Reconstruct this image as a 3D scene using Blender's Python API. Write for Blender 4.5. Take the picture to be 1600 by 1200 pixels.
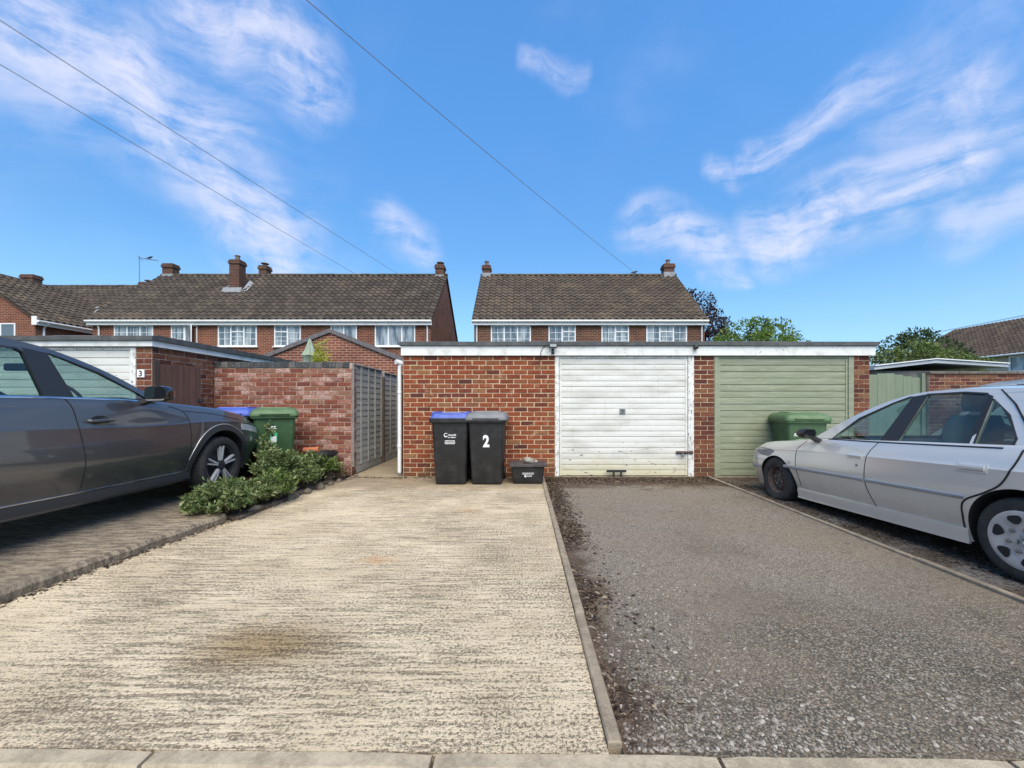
import bpy, bmesh, math, random
import numpy as np
from mathutils import Vector, Matrix, noise as mnoise
from mathutils.bvhtree import BVHTree
from mathutils.geometry import tessellate_polygon
R = math.radians
random.seed(7); RNG = np.random.default_rng(11)
scene = bpy.context.scene
for o in list(bpy.data.objects): bpy.data.objects.remove(o)

# ------------------------------------------------------------------ camera
CAM_H = 1.205
cd = bpy.data.cameras.new('camera'); cam = bpy.data.objects.new('camera', cd)
scene.collection.objects.link(cam); scene.camera = cam
cam.location = (0, 0, CAM_H); cam.rotation_euler = (R(90), 0, 0)
cd.sensor_width = 36; cd.lens = 650 / 1600 * 36
cd.shift_x = -17 / 1600; cd.shift_y = 31 / 1600
cd.clip_start = .05; cd.clip_end = 3000
scene.render.resolution_x = 1024; scene.render.resolution_y = 768

# ------------------------------------------------------------------ light
TO_SUN = Vector((.10, -.58, .81)).normalized()
SUN_EL = math.asin(TO_SUN.z); SUN_AZ = math.atan2(TO_SUN.x, TO_SUN.y)
sl = bpy.data.lights.new('sun', 'SUN'); sl.energy = 2.4; sl.angle = R(60); sl.color = (1, .87, .68)
so = bpy.data.objects.new('sun', sl); scene.collection.objects.link(so)
so.rotation_euler = TO_SUN.to_track_quat('Z', 'Y').to_euler()
scene.view_settings.view_transform = 'Standard'; scene.view_settings.look = 'None'
scene.view_settings.exposure = 1.12; scene.view_settings.gamma = 1
scene.view_settings.use_curve_mapping = False

# ---- node helper
class NT:
    def __init__(s, tree): s.t = tree; s.n = tree.nodes; s.l = tree.links
    def new(s, typ, **kw):
        n = s.n.new(typ)
        for k, v in kw.items(): setattr(n, k, v)
        return n
    def put(s, sock, v):
        if isinstance(v, bpy.types.NodeSocket): s.l.new(v, sock)
        elif v is not None:
            if isinstance(v, (int, float)) and hasattr(sock.default_value, '__len__'): v = (v,) * len(sock.default_value)
            if hasattr(sock.default_value, '__len__') and len(sock.default_value) == 4 and len(v) == 3: v = (*v, 1)
            sock.default_value = v
    def math(s, op, a, b=None, c=None, clamp=False):
        n = s.new('ShaderNodeMath', operation=op, use_clamp=clamp)
        for i, v in enumerate((a, b, c)):
            if v is not None: s.put(n.inputs[i], v)
        return n.outputs[0]
    def vmath(s, op, a, b=None):
        n = s.new('ShaderNodeVectorMath', operation=op)
        s.put(n.inputs[0], a)
        if b is not None: s.put(n.inputs[1], b)
        return n.outputs[0]
    def noise(s, vec, scale, detail=3, rough=.55, dist=0):
        n = s.new('ShaderNodeTexNoise'); s.put(n.inputs['Vector'], vec)
        n.inputs['Scale'].default_value = scale; n.inputs['Detail'].default_value = detail
        n.inputs['Roughness'].default_value = rough; n.inputs['Distortion'].default_value = dist
        return n.outputs['Fac']
    def ramp(s, fac, stops, interp='LINEAR'):
        n = s.new('ShaderNodeValToRGB'); s.put(n.inputs[0], fac); e = n.color_ramp.elements
        n.color_ramp.interpolation = interp
        while len(e) < len(stops): e.new(.5)
        for el, (p, c) in zip(e, stops):
            el.position = p; el.color = (*c, 1) if len(c) == 3 else c
        return n.outputs[0]
    def mix(s, f, a, b, blend='MIX'):
        n = s.new('ShaderNodeMix', data_type='RGBA', blend_type=blend)
        s.put(n.inputs[0], f); s.put(n.inputs[6], a); s.put(n.inputs[7], b)
        return n.outputs[2]
    def smooth(s, v, lo, hi):
        n = s.new('ShaderNodeMapRange', interpolation_type='SMOOTHSTEP')
        s.put(n.inputs[0], v); n.inputs[1].default_value = lo; n.inputs[2].default_value = hi
        return n.outputs[0]
    def scale(s, vec, xyz):
        return s.vmath('MULTIPLY', vec, tuple(xyz))
    def sep(s, vec):
        n = s.new('ShaderNodeSeparateXYZ'); s.put(n.inputs[0], vec); return n.outputs
    def comb(s, x=0., y=0., z=0.):
        n = s.new('ShaderNodeCombineXYZ')
        for i, v in enumerate((x, y, z)): s.put(n.inputs[i], v)
        return n.outputs[0]
    def bump(s, h, strength=.5, dist=.01):
        n = s.new('ShaderNodeBump'); n.inputs['Strength'].default_value = strength
        n.inputs['Distance'].default_value = dist; s.put(n.inputs['Height'], h); return n.outputs[0]

# ------------------------------------------------------------------ sky
W = bpy.data.worlds.new('World'); scene.world = W; W.use_nodes = True
W.node_tree.nodes.clear(); w = NT(W.node_tree)
sky = w.new('ShaderNodeTexSky', sky_type='NISHITA'); sky.sun_disc = False
sky.sun_elevation = SUN_EL; sky.sun_rotation = SUN_AZ; sky.air_density = 1.0; sky.dust_density = .6; sky.ozone_density = 2.0
gen = w.new('ShaderNodeTexCoord').outputs['Generated']
dx, dy, dz = w.sep(w.vmath('NORMALIZE', gen))
az = w.math('ARCTAN2', dx, dy); el = w.math('ARCSINE', dz)
hs = w.new('ShaderNodeHueSaturation'); hs.inputs['Saturation'].default_value = 1.18; hs.inputs['Value'].default_value = 1.0
w.put(hs.inputs['Color'], sky.outputs[0])
ang = w.comb(az, el, 0.)
warp = w.new('ShaderNodeTexNoise'); w.put(warp.inputs['Vector'], ang); warp.inputs['Scale'].default_value = 3.5; warp.inputs['Detail'].default_value = 5
wv = w.vmath('SUBTRACT', warp.outputs['Color'], (.5, .5, .5))
angw = w.vmath('ADD', ang, w.scale(wv, (.20, .16, 0)))
rot = w.new('ShaderNodeMapping'); w.put(rot.inputs[0], angw); rot.inputs['Rotation'].default_value = (0, 0, R(35)); rot.inputs['Scale'].default_value = (2.6, 13., 1)
wisp = w.noise(rot.outputs[0], 1.6, 9, .6)
fine = w.noise(angw, 16, 6, .62)
wx, wy, _ = w.sep(angw)
def capsule(a, b, r):
    "soft streak between two sky directions (azimuth, elevation)"
    ax, ay = a; bx_, by_ = b; ex, ey = bx_ - ax, by_ - ay; L2 = ex * ex + ey * ey + 1e-6
    px = w.math('SUBTRACT', wx, ax); py = w.math('SUBTRACT', wy, ay)
    t = w.math('DIVIDE', w.math('ADD', w.math('MULTIPLY', px, ex), w.math('MULTIPLY', py, ey)), L2, clamp=True)
    qx = w.math('SUBTRACT', px, w.math('MULTIPLY', t, ex)); qy = w.math('SUBTRACT', py, w.math('MULTIPLY', t, ey))
    d = w.math('SQRT', w.math('ADD', w.math('MULTIPLY', qx, qx), w.math('MULTIPLY', qy, qy)))
    return w.smooth(d, r, r * .1)
def dirs(u, v):
    x, z = (u - 817) / 650, (631 - v) / 650
    return (math.atan2(x, 1), math.asin(z / math.sqrt(1 + x * x + z * z)))
cl = None
for (u0, v0, u1, v1, r, k) in [(60, 40, 330, 230, .16, .9), (230, 130, 420, 380, .15, .95), (330, 0, 480, 110, .12, .9),
                               (590, 355, 660, 400, .07, .6), (1180, 235, 1370, 140, .06, .75), (1200, 370, 1460, 280, .10, 1.0),
                               (990, 350, 1130, 400, .08, .75), (1420, 190, 1500, 150, .08, .7), (1440, 110, 1520, 90, .10, .3),
                               (1540, 200, 1600, 200, .08, .5), (1500, 360, 1600, 320, .06, .6), (820, 105, 900, 110, .035, .5),
                               (1110, 250, 1150, 270, .04, .6), (400, 330, 470, 420, .10, .5), (1090, 440, 1150, 440, .03, .6)]:
    c = w.math('MULTIPLY', capsule(dirs(u0, v0), dirs(u1, v1), r), k)
    cl = c if cl is None else w.math('MAXIMUM', cl, c)
# cirrus everywhere else too, so the sky goes on behind the camera
gen_cl = w.math('MULTIPLY', w.smooth(w.noise(ang, 1.7, 3), .50, .75), .3)
cl = w.math('MAXIMUM', cl, gen_cl)
dens = w.math('MULTIPLY', cl, w.smooth(w.math('ADD', w.math('MULTIPLY', wisp, .62), w.math('MULTIPLY', fine, .38)), .34, .64))
dens = w.math('MULTIPLY', dens, .82, clamp=True)
horiz = w.smooth(el, .35, -.02)
skc = w.mix(w.math('MULTIPLY', horiz, .5), hs.outputs[0], (2.9, 4.7, 7.6))
skc = w.mix(1., skc, (.90, 1.05, 1.09), 'MULTIPLY')
skc = w.mix(w.smooth(el, .08, .75), skc, w.mix(1., skc, (1.45, 1.70, 1.80), 'MULTIPLY'))
skc = w.mix(dens, skc, (5.7, 5.7, 6.7))
bg = w.new('ShaderNodeBackground'); w.put(bg.inputs[0], skc); bg.inputs[1].default_value = .074
wo = w.new('ShaderNodeOutputWorld'); w.l.new(bg.outputs[0], wo.inputs[0])

# ------------------------------------------------------------------ mesh helpers
COL = scene.collection
class MB:
    def __init__(s): s.v = []; s.f = []; s.m = []
    def add(s, vs, fs, m=0):
        b = len(s.v); s.v += [tuple(p) for p in vs]
        s.f += [tuple(i + b for i in f) for f in fs]; s.m += [m] * len(fs); return s
    def box(s, x0, x1, y0, y1, z0, z1, m=0):
        return s.add([(x0, y0, z0), (x1, y0, z0), (x1, y1, z0), (x0, y1, z0), (x0, y0, z1), (x1, y0, z1), (x1, y1, z1), (x0, y1, z1)],
              [(0, 3, 2, 1), (4, 5, 6, 7), (0, 1, 5, 4), (1, 2, 6, 5), (2, 3, 7, 6), (3, 0, 4, 7)], m)
    def cbox(s, x0, x1, y0, y1, z0, z1, c=.004, m=0):
        "box with chamfered edges"
        return s.loft([[(x0 + c, y0 + c, z0), (x1 - c, y0 + c, z0), (x1 - c, y1 - c, z0), (x0 + c, y1 - c, z0)],
                [(x0, y0, z0 + c), (x1, y0, z0 + c), (x1, y1, z0 + c), (x0, y1, z0 + c)],
                [(x0, y0, z1 - c), (x1, y0, z1 - c), (x1, y1, z1 - c), (x0, y1, z1 - c)],
                [(x0 + c, y0 + c, z1), (x1 - c, y0 + c, z1), (x1 - c, y1 - c, z1), (x0 + c, y1 - c, z1)]], m=m)
    def loft(s, rings, closed=True, caps=True, m=0):
        n = len(rings[0]); vs = [p for r in rings for p in r]; fs = []
        for k in range(len(rings) - 1):
            for i in range(n if closed else n - 1):
                j = (i + 1) % n; fs.append((k * n + i, k * n + j, (k + 1) * n + j, (k + 1) * n + i))
        if caps and closed:
            fs.append(tuple(reversed(range(n)))); fs.append(tuple((len(rings) - 1) * n + i for i in range(n)))
        return s.add(vs, fs, m)
    def prism(s, poly, axis, a, b, m=0):
        "polygon (2 coords) extruded along axis from a to b"
        def P(p, t): return {'x': (t, p[0], p[1]), 'y': (p[0], t, p[1]), 'z': (p[0], p[1], t)}[axis]
        return s.loft([[P(p, a) for p in poly], [P(p, b) for p in poly]], m=m)
    def tube(s, pts, r, n=8, m=0, caps=True):
        pts = [Vector(p) for p in pts]; rings = []
        rs = r if isinstance(r, (list, tuple)) else [r] * len(pts)
        up = None
        for i, p in enumerate(pts):
            t = (pts[min(i + 1, len(pts) - 1)] - pts[max(i - 1, 0)]).normalized()
            if up is None: up = t.orthogonal().normalized()
            up = (up - t * up.dot(t)).normalized(); sd = t.cross(up)
            rings.append([p + (up * math.cos(a) + sd * math.sin(a)) * rs[i] for a in [2 * math.pi * k / n for k in range(n)]])
        return s.loft(rings, caps=caps, m=m)
    def lathe(s, prof, c, axis='z', n=24, m=0, caps=True):
        "prof = (radius, height) list revolved round an axis through c"
        rings = []
        for r, h in prof:
            ring = []
            for k in range(n):
                a = 2 * math.pi * k / n; u, v = r * math.cos(a), r * math.sin(a)
                d = {'z': (u, v, h), 'x': (h, u, v), 'y': (v, h, u)}[axis]
                ring.append((c[0] + d[0], c[1] + d[1], c[2] + d[2]))
            rings.append(ring)
        return s.loft(rings, m=m, caps=caps)
    def build(s, name, mats, parent=None, smooth=False, sharp=35, fix=True):
        me = bpy.data.meshes.new(name); me.from_pydata(s.v, [], s.f)
        for mm in (mats if isinstance(mats, (list, tuple)) else [mats]): me.materials.append(mm)
        if any(s.m): me.polygons.foreach_set('material_index', s.m)
        if fix:
            bm = bmesh.new(); bm.from_mesh(me); bmesh.ops.recalc_face_normals(bm, faces=bm.faces); bm.to_mesh(me); bm.free()
        if smooth: smooth_mesh(me, sharp)
        me.update()
        return link(name, me, parent)
def smooth_mesh(me, sharp=35):
    me.polygons.foreach_set('use_smooth', [True] * len(me.polygons)); me.set_sharp_from_angle(angle=R(sharp))
def link(name, data, parent=None, loc=None):
    o = bpy.data.objects.new(name, data); COL.objects.link(o)
    if parent is not None: o.parent = parent
    if loc is not None: o.location = loc
    return o
def tag(o, label=None, cat=None, group=None, kind=None):
    for k, v in (('label', label), ('category', cat), ('group', group), ('kind', kind)):
        if v: o[k] = v
    return o
def thing(name, label, cat, loc=(0, 0, 0), rz=0, group=None):
    o = link(name, None); o.location = loc; o.rotation_euler = (0, 0, rz); o.empty_display_size = .2
    return tag(o, label, cat, group)
def text_mesh(name, body, size, mat, parent, loc, rot, extrude=.001, bold=0., align='CENTER'):
    c = bpy.data.curves.new(name, 'FONT'); c.body = body; c.size = size; c.extrude = extrude; c.align_x = align; c.offset = bold
    t = bpy.data.objects.new(name, c); COL.objects.link(t)
    dg = bpy.context.evaluated_depsgraph_get(); me = bpy.data.meshes.new_from_object(t.evaluated_get(dg))
    bpy.data.objects.remove(t); bpy.data.curves.remove(c)
    me.materials.clear(); me.materials.append(mat)
    o = link(name, me, parent); o.location = loc; o.rotation_euler = rot; return o

# ------------------------------------------------------------------ materials
def mat(name, base=(.5, .5, .5), rough=.6, metal=0., fn=None, spec=.5, coat=0.):
    m = bpy.data.materials.new(name); m.use_nodes = True; t = NT(m.node_tree)
    b = t.n['Principled BSDF']; t.put(b.inputs['Base Color'], base)
    b.inputs['Roughness'].default_value = rough; b.inputs['Metallic'].default_value = metal
    b.inputs['Specular IOR Level'].default_value = spec; b.inputs['Coat Weight'].default_value = coat
    if coat: b.inputs['Coat Roughness'].default_value = .04
    if fn: fn(t, b)
    return m
def pos(t): return t.new('ShaderNodeNewGeometry').outputs['Position']
def objc(t): return t.new('ShaderNodeTexCoord').outputs['Object']
def rnd(t):
    a = t.new('ShaderNodeObjectInfo').outputs['Random']; b = t.new('ShaderNodeNewGeometry').outputs['Random Per Island']
    return t.math('FRACT', t.math('ADD', t.math('MULTIPLY', a, 7.31), b))
def varied(name, c0, c1, scale=4, rough=.6, bump=.2, bscale=60, bdist=.004, spec=.4, metal=0., stretch=(1, 1, 1), isl=0., coords=pos):
    "two-colour noise variation with fine relief"
    def fn(t, b):
        p = t.scale(coords(t), stretch)
        n = t.math('ADD', t.math('MULTIPLY', t.noise(p, scale, 5, .62), .7), t.math('MULTIPLY', t.noise(p, scale * 9, 3), .3))
        f = t.smooth(n, .36, .66)
        if isl: f = t.math('ADD', t.math('MULTIPLY', f, 1 - isl), t.math('MULTIPLY', rnd(t), isl))
        t.put(b.inputs['Base Color'], t.mix(f, c0, c1))
        if bump: t.put(b.inputs['Normal'], t.bump(t.noise(p, bscale, 4), bump, bdist))
    return mat(name, c0, rough, metal, fn, spec)

def brick_piece(name, stops, white=0.):
    def fn(t, b):
        r = rnd(t); p = pos(t)
        c = t.ramp(r, stops)
        n = t.noise(p, 38, 5, .65); c = t.mix(t.smooth(n, .35, .7), t.mix(1., c, (.62, .6, .6), 'MULTIPLY'), c)
        c = t.mix(t.math('MULTIPLY', t.smooth(t.noise(p, 9, 4), .58, .74), .35), c, (.50, .36, .22))
        if white:
            wn = t.math('ADD', t.math('MULTIPLY', t.noise(t.scale(p, (1, 1, 2.2)), 2.6, 4, .6), .7), t.math('MULTIPLY', t.math('FRACT', t.math('MULTIPLY', r, 13.7)), .32))
            c = t.mix(t.math('MULTIPLY', t.smooth(wn, .50, .68), white), c, t.mix(t.smooth(t.noise(p, 30, 4), .4, .65), (.42, .22, .17), (.62, .52, .47)))
        x_, y_, z_ = t.sep(p); foot = t.smooth(t.math('ADD', z_, t.math('MULTIPLY', t.math('SUBTRACT', t.noise(p, 3.5, 5, .65), .5), 1.1)), .26, .02)
        c = t.mix(t.math('MULTIPLY', foot, .55), c, (.10, .062, .036))
        t.put(b.inputs['Base Color'], c)
        t.put(b.inputs['Normal'], t.bump(t.noise(p, 120, 5, .7), .5, .004))
    return mat(name, rough=.9, fn=fn, spec=.25)
BR_GARAGE = brick_piece('red brick', [(0, (.11, .038, .029)), (.07, (.20, .054, .028)), (.4, (.27, .067, .028)), (.7, (.31, .082, .032)), (.9, (.25, .10, .045)), (1, (.33, .16, .07))])
BR_PIER = brick_piece('brown brick', [(0, (.10, .035, .028)), (.4, (.18, .058, .034)), (.8, (.22, .085, .045)), (1, (.25, .13, .065))])
BR_WALL = brick_piece('old pink red brick', [(0, (.19, .062, .042)), (.4, (.26, .080, .048)), (.75, (.29, .110, .066)), (1, (.29, .155, .10))], .62)
BR_BLUE = brick_piece('blue engineering brick', [(0, (.055, .06, .065)), (.5, (.10, .105, .105)), (1, (.17, .165, .155))])
MORTAR = varied('sandy mortar', (.62, .47, .30), (.50, .37, .24), 6, .95, .5, 160, .004)
MORTAR2 = varied('grey pink mortar', (.44, .33, .25), (.33, .24, .185), 6, .95, .5, 160, .004)
def house_brick(name, c1, c2, mort):
    def fn(t, b):
        x, y, z = t.sep(pos(t)); v = t.comb(t.math('ADD', x, y), z, 0.)
        br = t.new('ShaderNodeTexBrick'); t.put(br.inputs['Vector'], v)
        br.inputs['Scale'].default_value = 1; br.inputs['Brick Width'].default_value = .225; br.inputs['Row Height'].default_value = .075
        br.inputs['Mortar Size'].default_value = .009; br.inputs['Mortar Smooth'].default_value = .2; br.inputs['Bias'].default_value = -.1
        t.put(br.inputs['Color1'], c1); t.put(br.inputs['Color2'], c2); t.put(br.inputs['Mortar'], mort)
        c = t.mix(t.smooth(t.noise(pos(t), 1.3, 5), .3, .7), t.mix(1., br.outputs[0], (.72, .72, .74), 'MULTIPLY'), br.outputs[0])
        t.put(b.inputs['Base Color'], c)
        t.put(b.inputs['Normal'], t.bump(t.math('SUBTRACT', 1., br.outputs['Fac']), .6, .008))
    return mat(name, rough=.9, fn=fn, spec=.25)
HB1 = house_brick('house brick', (.22, .062, .036), (.12, .036, .026), (.36, .25, .16))
CHB = house_brick('sooty chimney brick', (.115, .045, .030), (.060, .028, .021), (.20, .15, .11))
HB2 = house_brick('dark house brick', (.17, .058, .036), (.085, .034, .025), (.32, .23, .15))
def tile_fn(c0, c1, c2):
    def fn(t, b):
        p = pos(t); r = rnd(t)
        c = t.mix(r, c0, c1)
        c = t.mix(t.math('MULTIPLY', t.smooth(t.noise(p, 1.1, 5, .6), .48, .72), .6), c, c2)
        c = t.mix(t.math('MULTIPLY', t.smooth(t.noise(p, 16, 3), .68, .76), .7), c, (.33, .31, .26))
        t.put(b.inputs['Base Color'], c); t.put(b.inputs['Normal'], t.bump(t.noise(p, 40, 4), .3, .01))
    return fn
TILE = mat('brown concrete roof tile', rough=.9, fn=tile_fn((.050, .041, .033), (.082, .066, .053), (.14, .108, .076)), spec=.2)
TILE2 = mat('weathered roof tile', rough=.9, fn=tile_fn((.064, .050, .039), (.10, .077, .057), (.175, .13, .084)), spec=.2)
LEAD = varied('lead flashing', (.28, .29, .30), (.19, .20, .21), 5, .6)
UPVC = varied('white plastic', (.78, .78, .77), (.70, .70, .68), 3, .35, 0)
def worn_white(t, b):
    p = pos(t)
    n = t.noise(p, 5, 6, .65); c = t.mix(t.smooth(n, .45, .75), (.72, .72, .68), (.52, .51, .46))
    chip = t.math('MULTIPLY', t.smooth(t.noise(t.scale(p, (1, 1, .8)), 26, 5, .7), .635, .66), t.smooth(t.noise(p, 3.1, 2), .47, .58))
    c = t.mix(chip, c, (.13, .115, .10)); t.put(b.inputs['Base Color'], c)
    t.put(b.inputs['Normal'], t.bump(t.math('SUBTRACT', t.noise(p, 60, 3), chip), .25, .004))
WORN = mat('worn white paint', rough=.55, fn=worn_white)
def frame_white(t, b):
    p = pos(t); c = t.mix(t.smooth(t.noise(p, 7, 6, .65), .42, .7), (.74, .74, .70), (.50, .48, .42))
    chip = t.smooth(t.noise(t.scale(p, (1.6, 1, .6)), 30, 5, .7), .57, .60); c = t.mix(chip, c, (.20, .18, .155))
    t.put(b.inputs['Base Color'], c); t.put(b.inputs['Normal'], t.bump(chip, -.4, .003))
FRAMEW = mat('flaking white timber', rough=.6, fn=frame_white)
def door_white(t, b):
    p = pos(t); x, y, z = t.sep(p)
    c = t.mix(t.smooth(t.noise(t.scale(p, (.5, 1, 2)), 3, 6, .6), .4, .72), (.68, .67, .615), (.53, .515, .455))
    low = t.math('MULTIPLY', t.smooth(t.math('ADD', z, t.math('MULTIPLY', t.noise(p, 3, 4), .35)), .62, .18), .75)
    c = t.mix(low, c, (.55, .49, .29))
    lo2 = t.smooth(z, .75, .1)
    th = t.math('SUBTRACT', .675, t.math('MULTIPLY', lo2, .05))
    n = t.noise(t.scale(p, (.35, 1, 1.2)), 22, 5, .72); chip = t.smooth(t.math('SUBTRACT', n, th), 0., .012)
    c = t.mix(chip, c, (.055, .05, .045))
    c = t.mix(t.math('MULTIPLY', t.smooth(t.noise(t.scale(p, (2.2, 1, .35)), 6, 5, .7), .55, .75), .30), c, (.36, .33, .26))
    c = t.mix(t.math('MULTIPLY', t.smooth(t.noise(p, 14, 5, .7), .60, .72), .35), c, (.42, .40, .36))
    t.put(b.inputs['Base Color'], c)
DOORW = mat('chipped white door paint', rough=.45, fn=door_white)
def door_green(t, b):
    p = pos(t); c = t.mix(t.smooth(t.noise(t.scale(p, (.6, 1, 6)), 3.2, 6, .65), .36, .68), (.215, .235, .150), (.275, .295, .205))
    c = t.mix(t.math('MULTIPLY', t.smooth(t.noise(t.scale(p, (.7, 1, 9)), 7, 5), .56, .72), .6), c, (.42, .43, .29)); t.put(b.inputs['Base Color'], c)
DOORG = mat('faded sage green paint', rough=.5, fn=door_green)
FELT = varied('grey roofing felt', (.062, .067, .068), (.11, .112, .108), 7, .9, .6, 220, .004)
BLACKPL = mat('black plastic', (.018, .018, .019), .5)
DARK = mat('dark void', (.012, .012, .012), .9)
STEEL = varied('dull steel', (.34, .34, .33), (.22, .21, .20), 30, .45, .1, metal=.8)
RUST = varied('rusty steel', (.12, .075, .055), (.05, .042, .038), 22, .85, .3)
GLASSD = mat('window glass', (.10, .125, .14), .04, 0., spec=.9)
def room_glass(t, b):
    p = pos(t); n = t.noise(t.scale(p, (3.0, 1, .45)), 1.9, 4)
    t.put(b.inputs['Base Color'], t.mix(t.smooth(n, .40, .62), (.10, .125, .14), (.36, .40, .41)))
CURTAIN = mat('window glass over net curtain', (.3, .34, .36), .06, fn=room_glass, spec=.8)
def see_glass(name, tint, fres=1.45):
    m = bpy.data.materials.new(name); m.use_nodes = True; t = NT(m.node_tree); t.n.clear()
    tr = t.new('ShaderNodeBsdfTransparent'); t.put(tr.inputs[0], tint)
    gl = t.new('ShaderNodeBsdfGlossy'); gl.inputs['Roughness'].default_value = .01
    lw = t.new('ShaderNodeLayerWeight'); lw.inputs['Blend'].default_value = .5
    fr = t.new('ShaderNodeMath', operation='MULTIPLY_ADD'); t.put(fr.inputs[0], t.math('POWER', lw.outputs['Facing'], 4.)); fr.inputs[1].default_value = .85; fr.inputs[2].default_value = .05
    mx = t.new('ShaderNodeMixShader'); t.l.new(fr.outputs[0], mx.inputs[0]); t.l.new(tr.outputs[0], mx.inputs[1]); t.l.new(gl.outputs[0], mx.inputs[2])
    o = t.new('ShaderNodeOutputMaterial'); t.l.new(mx.outputs[0], o.inputs[0]); return m
CARGLASS = see_glass('green tinted car glass', (.70, .80, .77))

# ground surfaces
def concrete_fn(t, b):
    p = pos(t); x, y, z = t.sep(p)
    st = t.noise(t.scale(p, (2.4, 40, 1)), 1., 4, .62, .25)
    st2 = t.noise(t.scale(p, (14, 60, 1)), 1., 4, .65)
    pit = t.noise(p, 66, 4, .72); pit2 = t.noise(p, 150, 3, .65)
    zone = t.smooth(t.noise(p, 1.15, 4, .6), .36, .66)
    right = t.smooth(x, -.9, .35)
    ridge = t.math('ADD', t.math('MULTIPLY', st, .62), t.math('MULTIPLY', st2, .38))
    peb = t.math('ADD', t.math('MULTIPLY', pit, .72), t.math('MULTIPLY', pit2, .28))
    k = t.math('ADD', t.math('MULTIPLY', zone, .35), t.math('MULTIPLY', right, .35))
    h = t.math('ADD', t.math('MULTIPLY', ridge, t.math('SUBTRACT', .56, t.math('MULTIPLY', k, .5))), t.math('MULTIPLY', peb, t.math('ADD', .44, t.math('MULTIPLY', k, .5))))
    big = t.noise(p, .8, 4, .6)
    thr = t.math('ADD', .482, t.math('MULTIPLY', t.math('SUBTRACT', big, .5), -.17))
    d = t.math('SUBTRACT', h, thr)
    worn = t.smooth(d, .034, -.055)
    cream = t.mix(t.smooth(t.noise(p, 2.1, 5), .35, .68), (.71, .585, .405), (.58, .47, .315))
    cream = t.mix(t.smooth(pit2, .35, .65), t.mix(1., cream, (.80, .79, .77), 'MULTIPLY'), cream)
    stone = t.mix(t.smooth(pit, .4, .62), (.115, .088, .060), (.27, .215, .150))
    c = t.mix(t.math('MULTIPLY', worn, .88), cream, stone)
    def blot(cx, cy, rx, ry, a, lo, hi, col, c, nz=.5):
        n = t.new('ShaderNodeVectorMath', operation='LENGTH'); n2 = t.comb(t.math('DIVIDE', t.math('SUBTRACT', x, cx), rx), t.math('DIVIDE', t.math('SUBTRACT', y, cy), ry), 0.)
        t.put(n.inputs[0], n2)
        q = t.math('ADD', n.outputs['Value'], t.math('MULTIPLY', t.math('SUBTRACT', t.noise(p, 5, 4), .5), nz))
        return t.mix(t.math('MULTIPLY', t.smooth(q, hi, lo), a), c, t.mix(1., c, col, 'MULTIPLY'))
    c = blot(-1.30, 2.08, .50, .27, .9, .15, 1.15, (.50, .43, .31), c, .35)
    c = blot(-1.12, 3.2, .22, .10, .5, .0, 1.0, (.95, .62, .34), c, 1.6)
    c = blot(-.6, 4.7, .2, .12, .4, .1, 1.0, (.95, .66, .40), c, 1.2)
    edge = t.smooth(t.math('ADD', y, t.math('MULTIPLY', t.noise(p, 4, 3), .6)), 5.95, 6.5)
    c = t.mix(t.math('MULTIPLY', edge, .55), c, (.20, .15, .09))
    t.put(b.inputs['Base Color'], c)
    hh = t.math('ADD', h, t.math('MULTIPLY', worn, -.10))
    t.put(b.inputs['Normal'], t.bump(hh, .85, .03))
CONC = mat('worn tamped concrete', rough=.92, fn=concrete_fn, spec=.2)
def slab_fn(t, b):
    p = pos(t); st = t.noise(t.scale(p, (7, 26, 9)), 1., 5, .65); pit = t.noise(p, 70, 4, .7)
    h = t.math('ADD', t.math('MULTIPLY', st, .6), t.math('MULTIPLY', pit, .4))
    c = t.mix(t.smooth(h, .40, .60), (.13, .10, .075), (.35, .285, .20))
    c = t.mix(t.math('MULTIPLY', t.smooth(t.noise(p, 1.4, 4), .45, .7), .5), c, (.14, .115, .085))
    t.put(b.inputs['Base Color'], c); t.put(b.inputs['Normal'], t.bump(h, .8, .025))
SLAB = mat('dirty rough concrete', rough=.95, fn=slab_fn, spec=.2)
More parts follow.
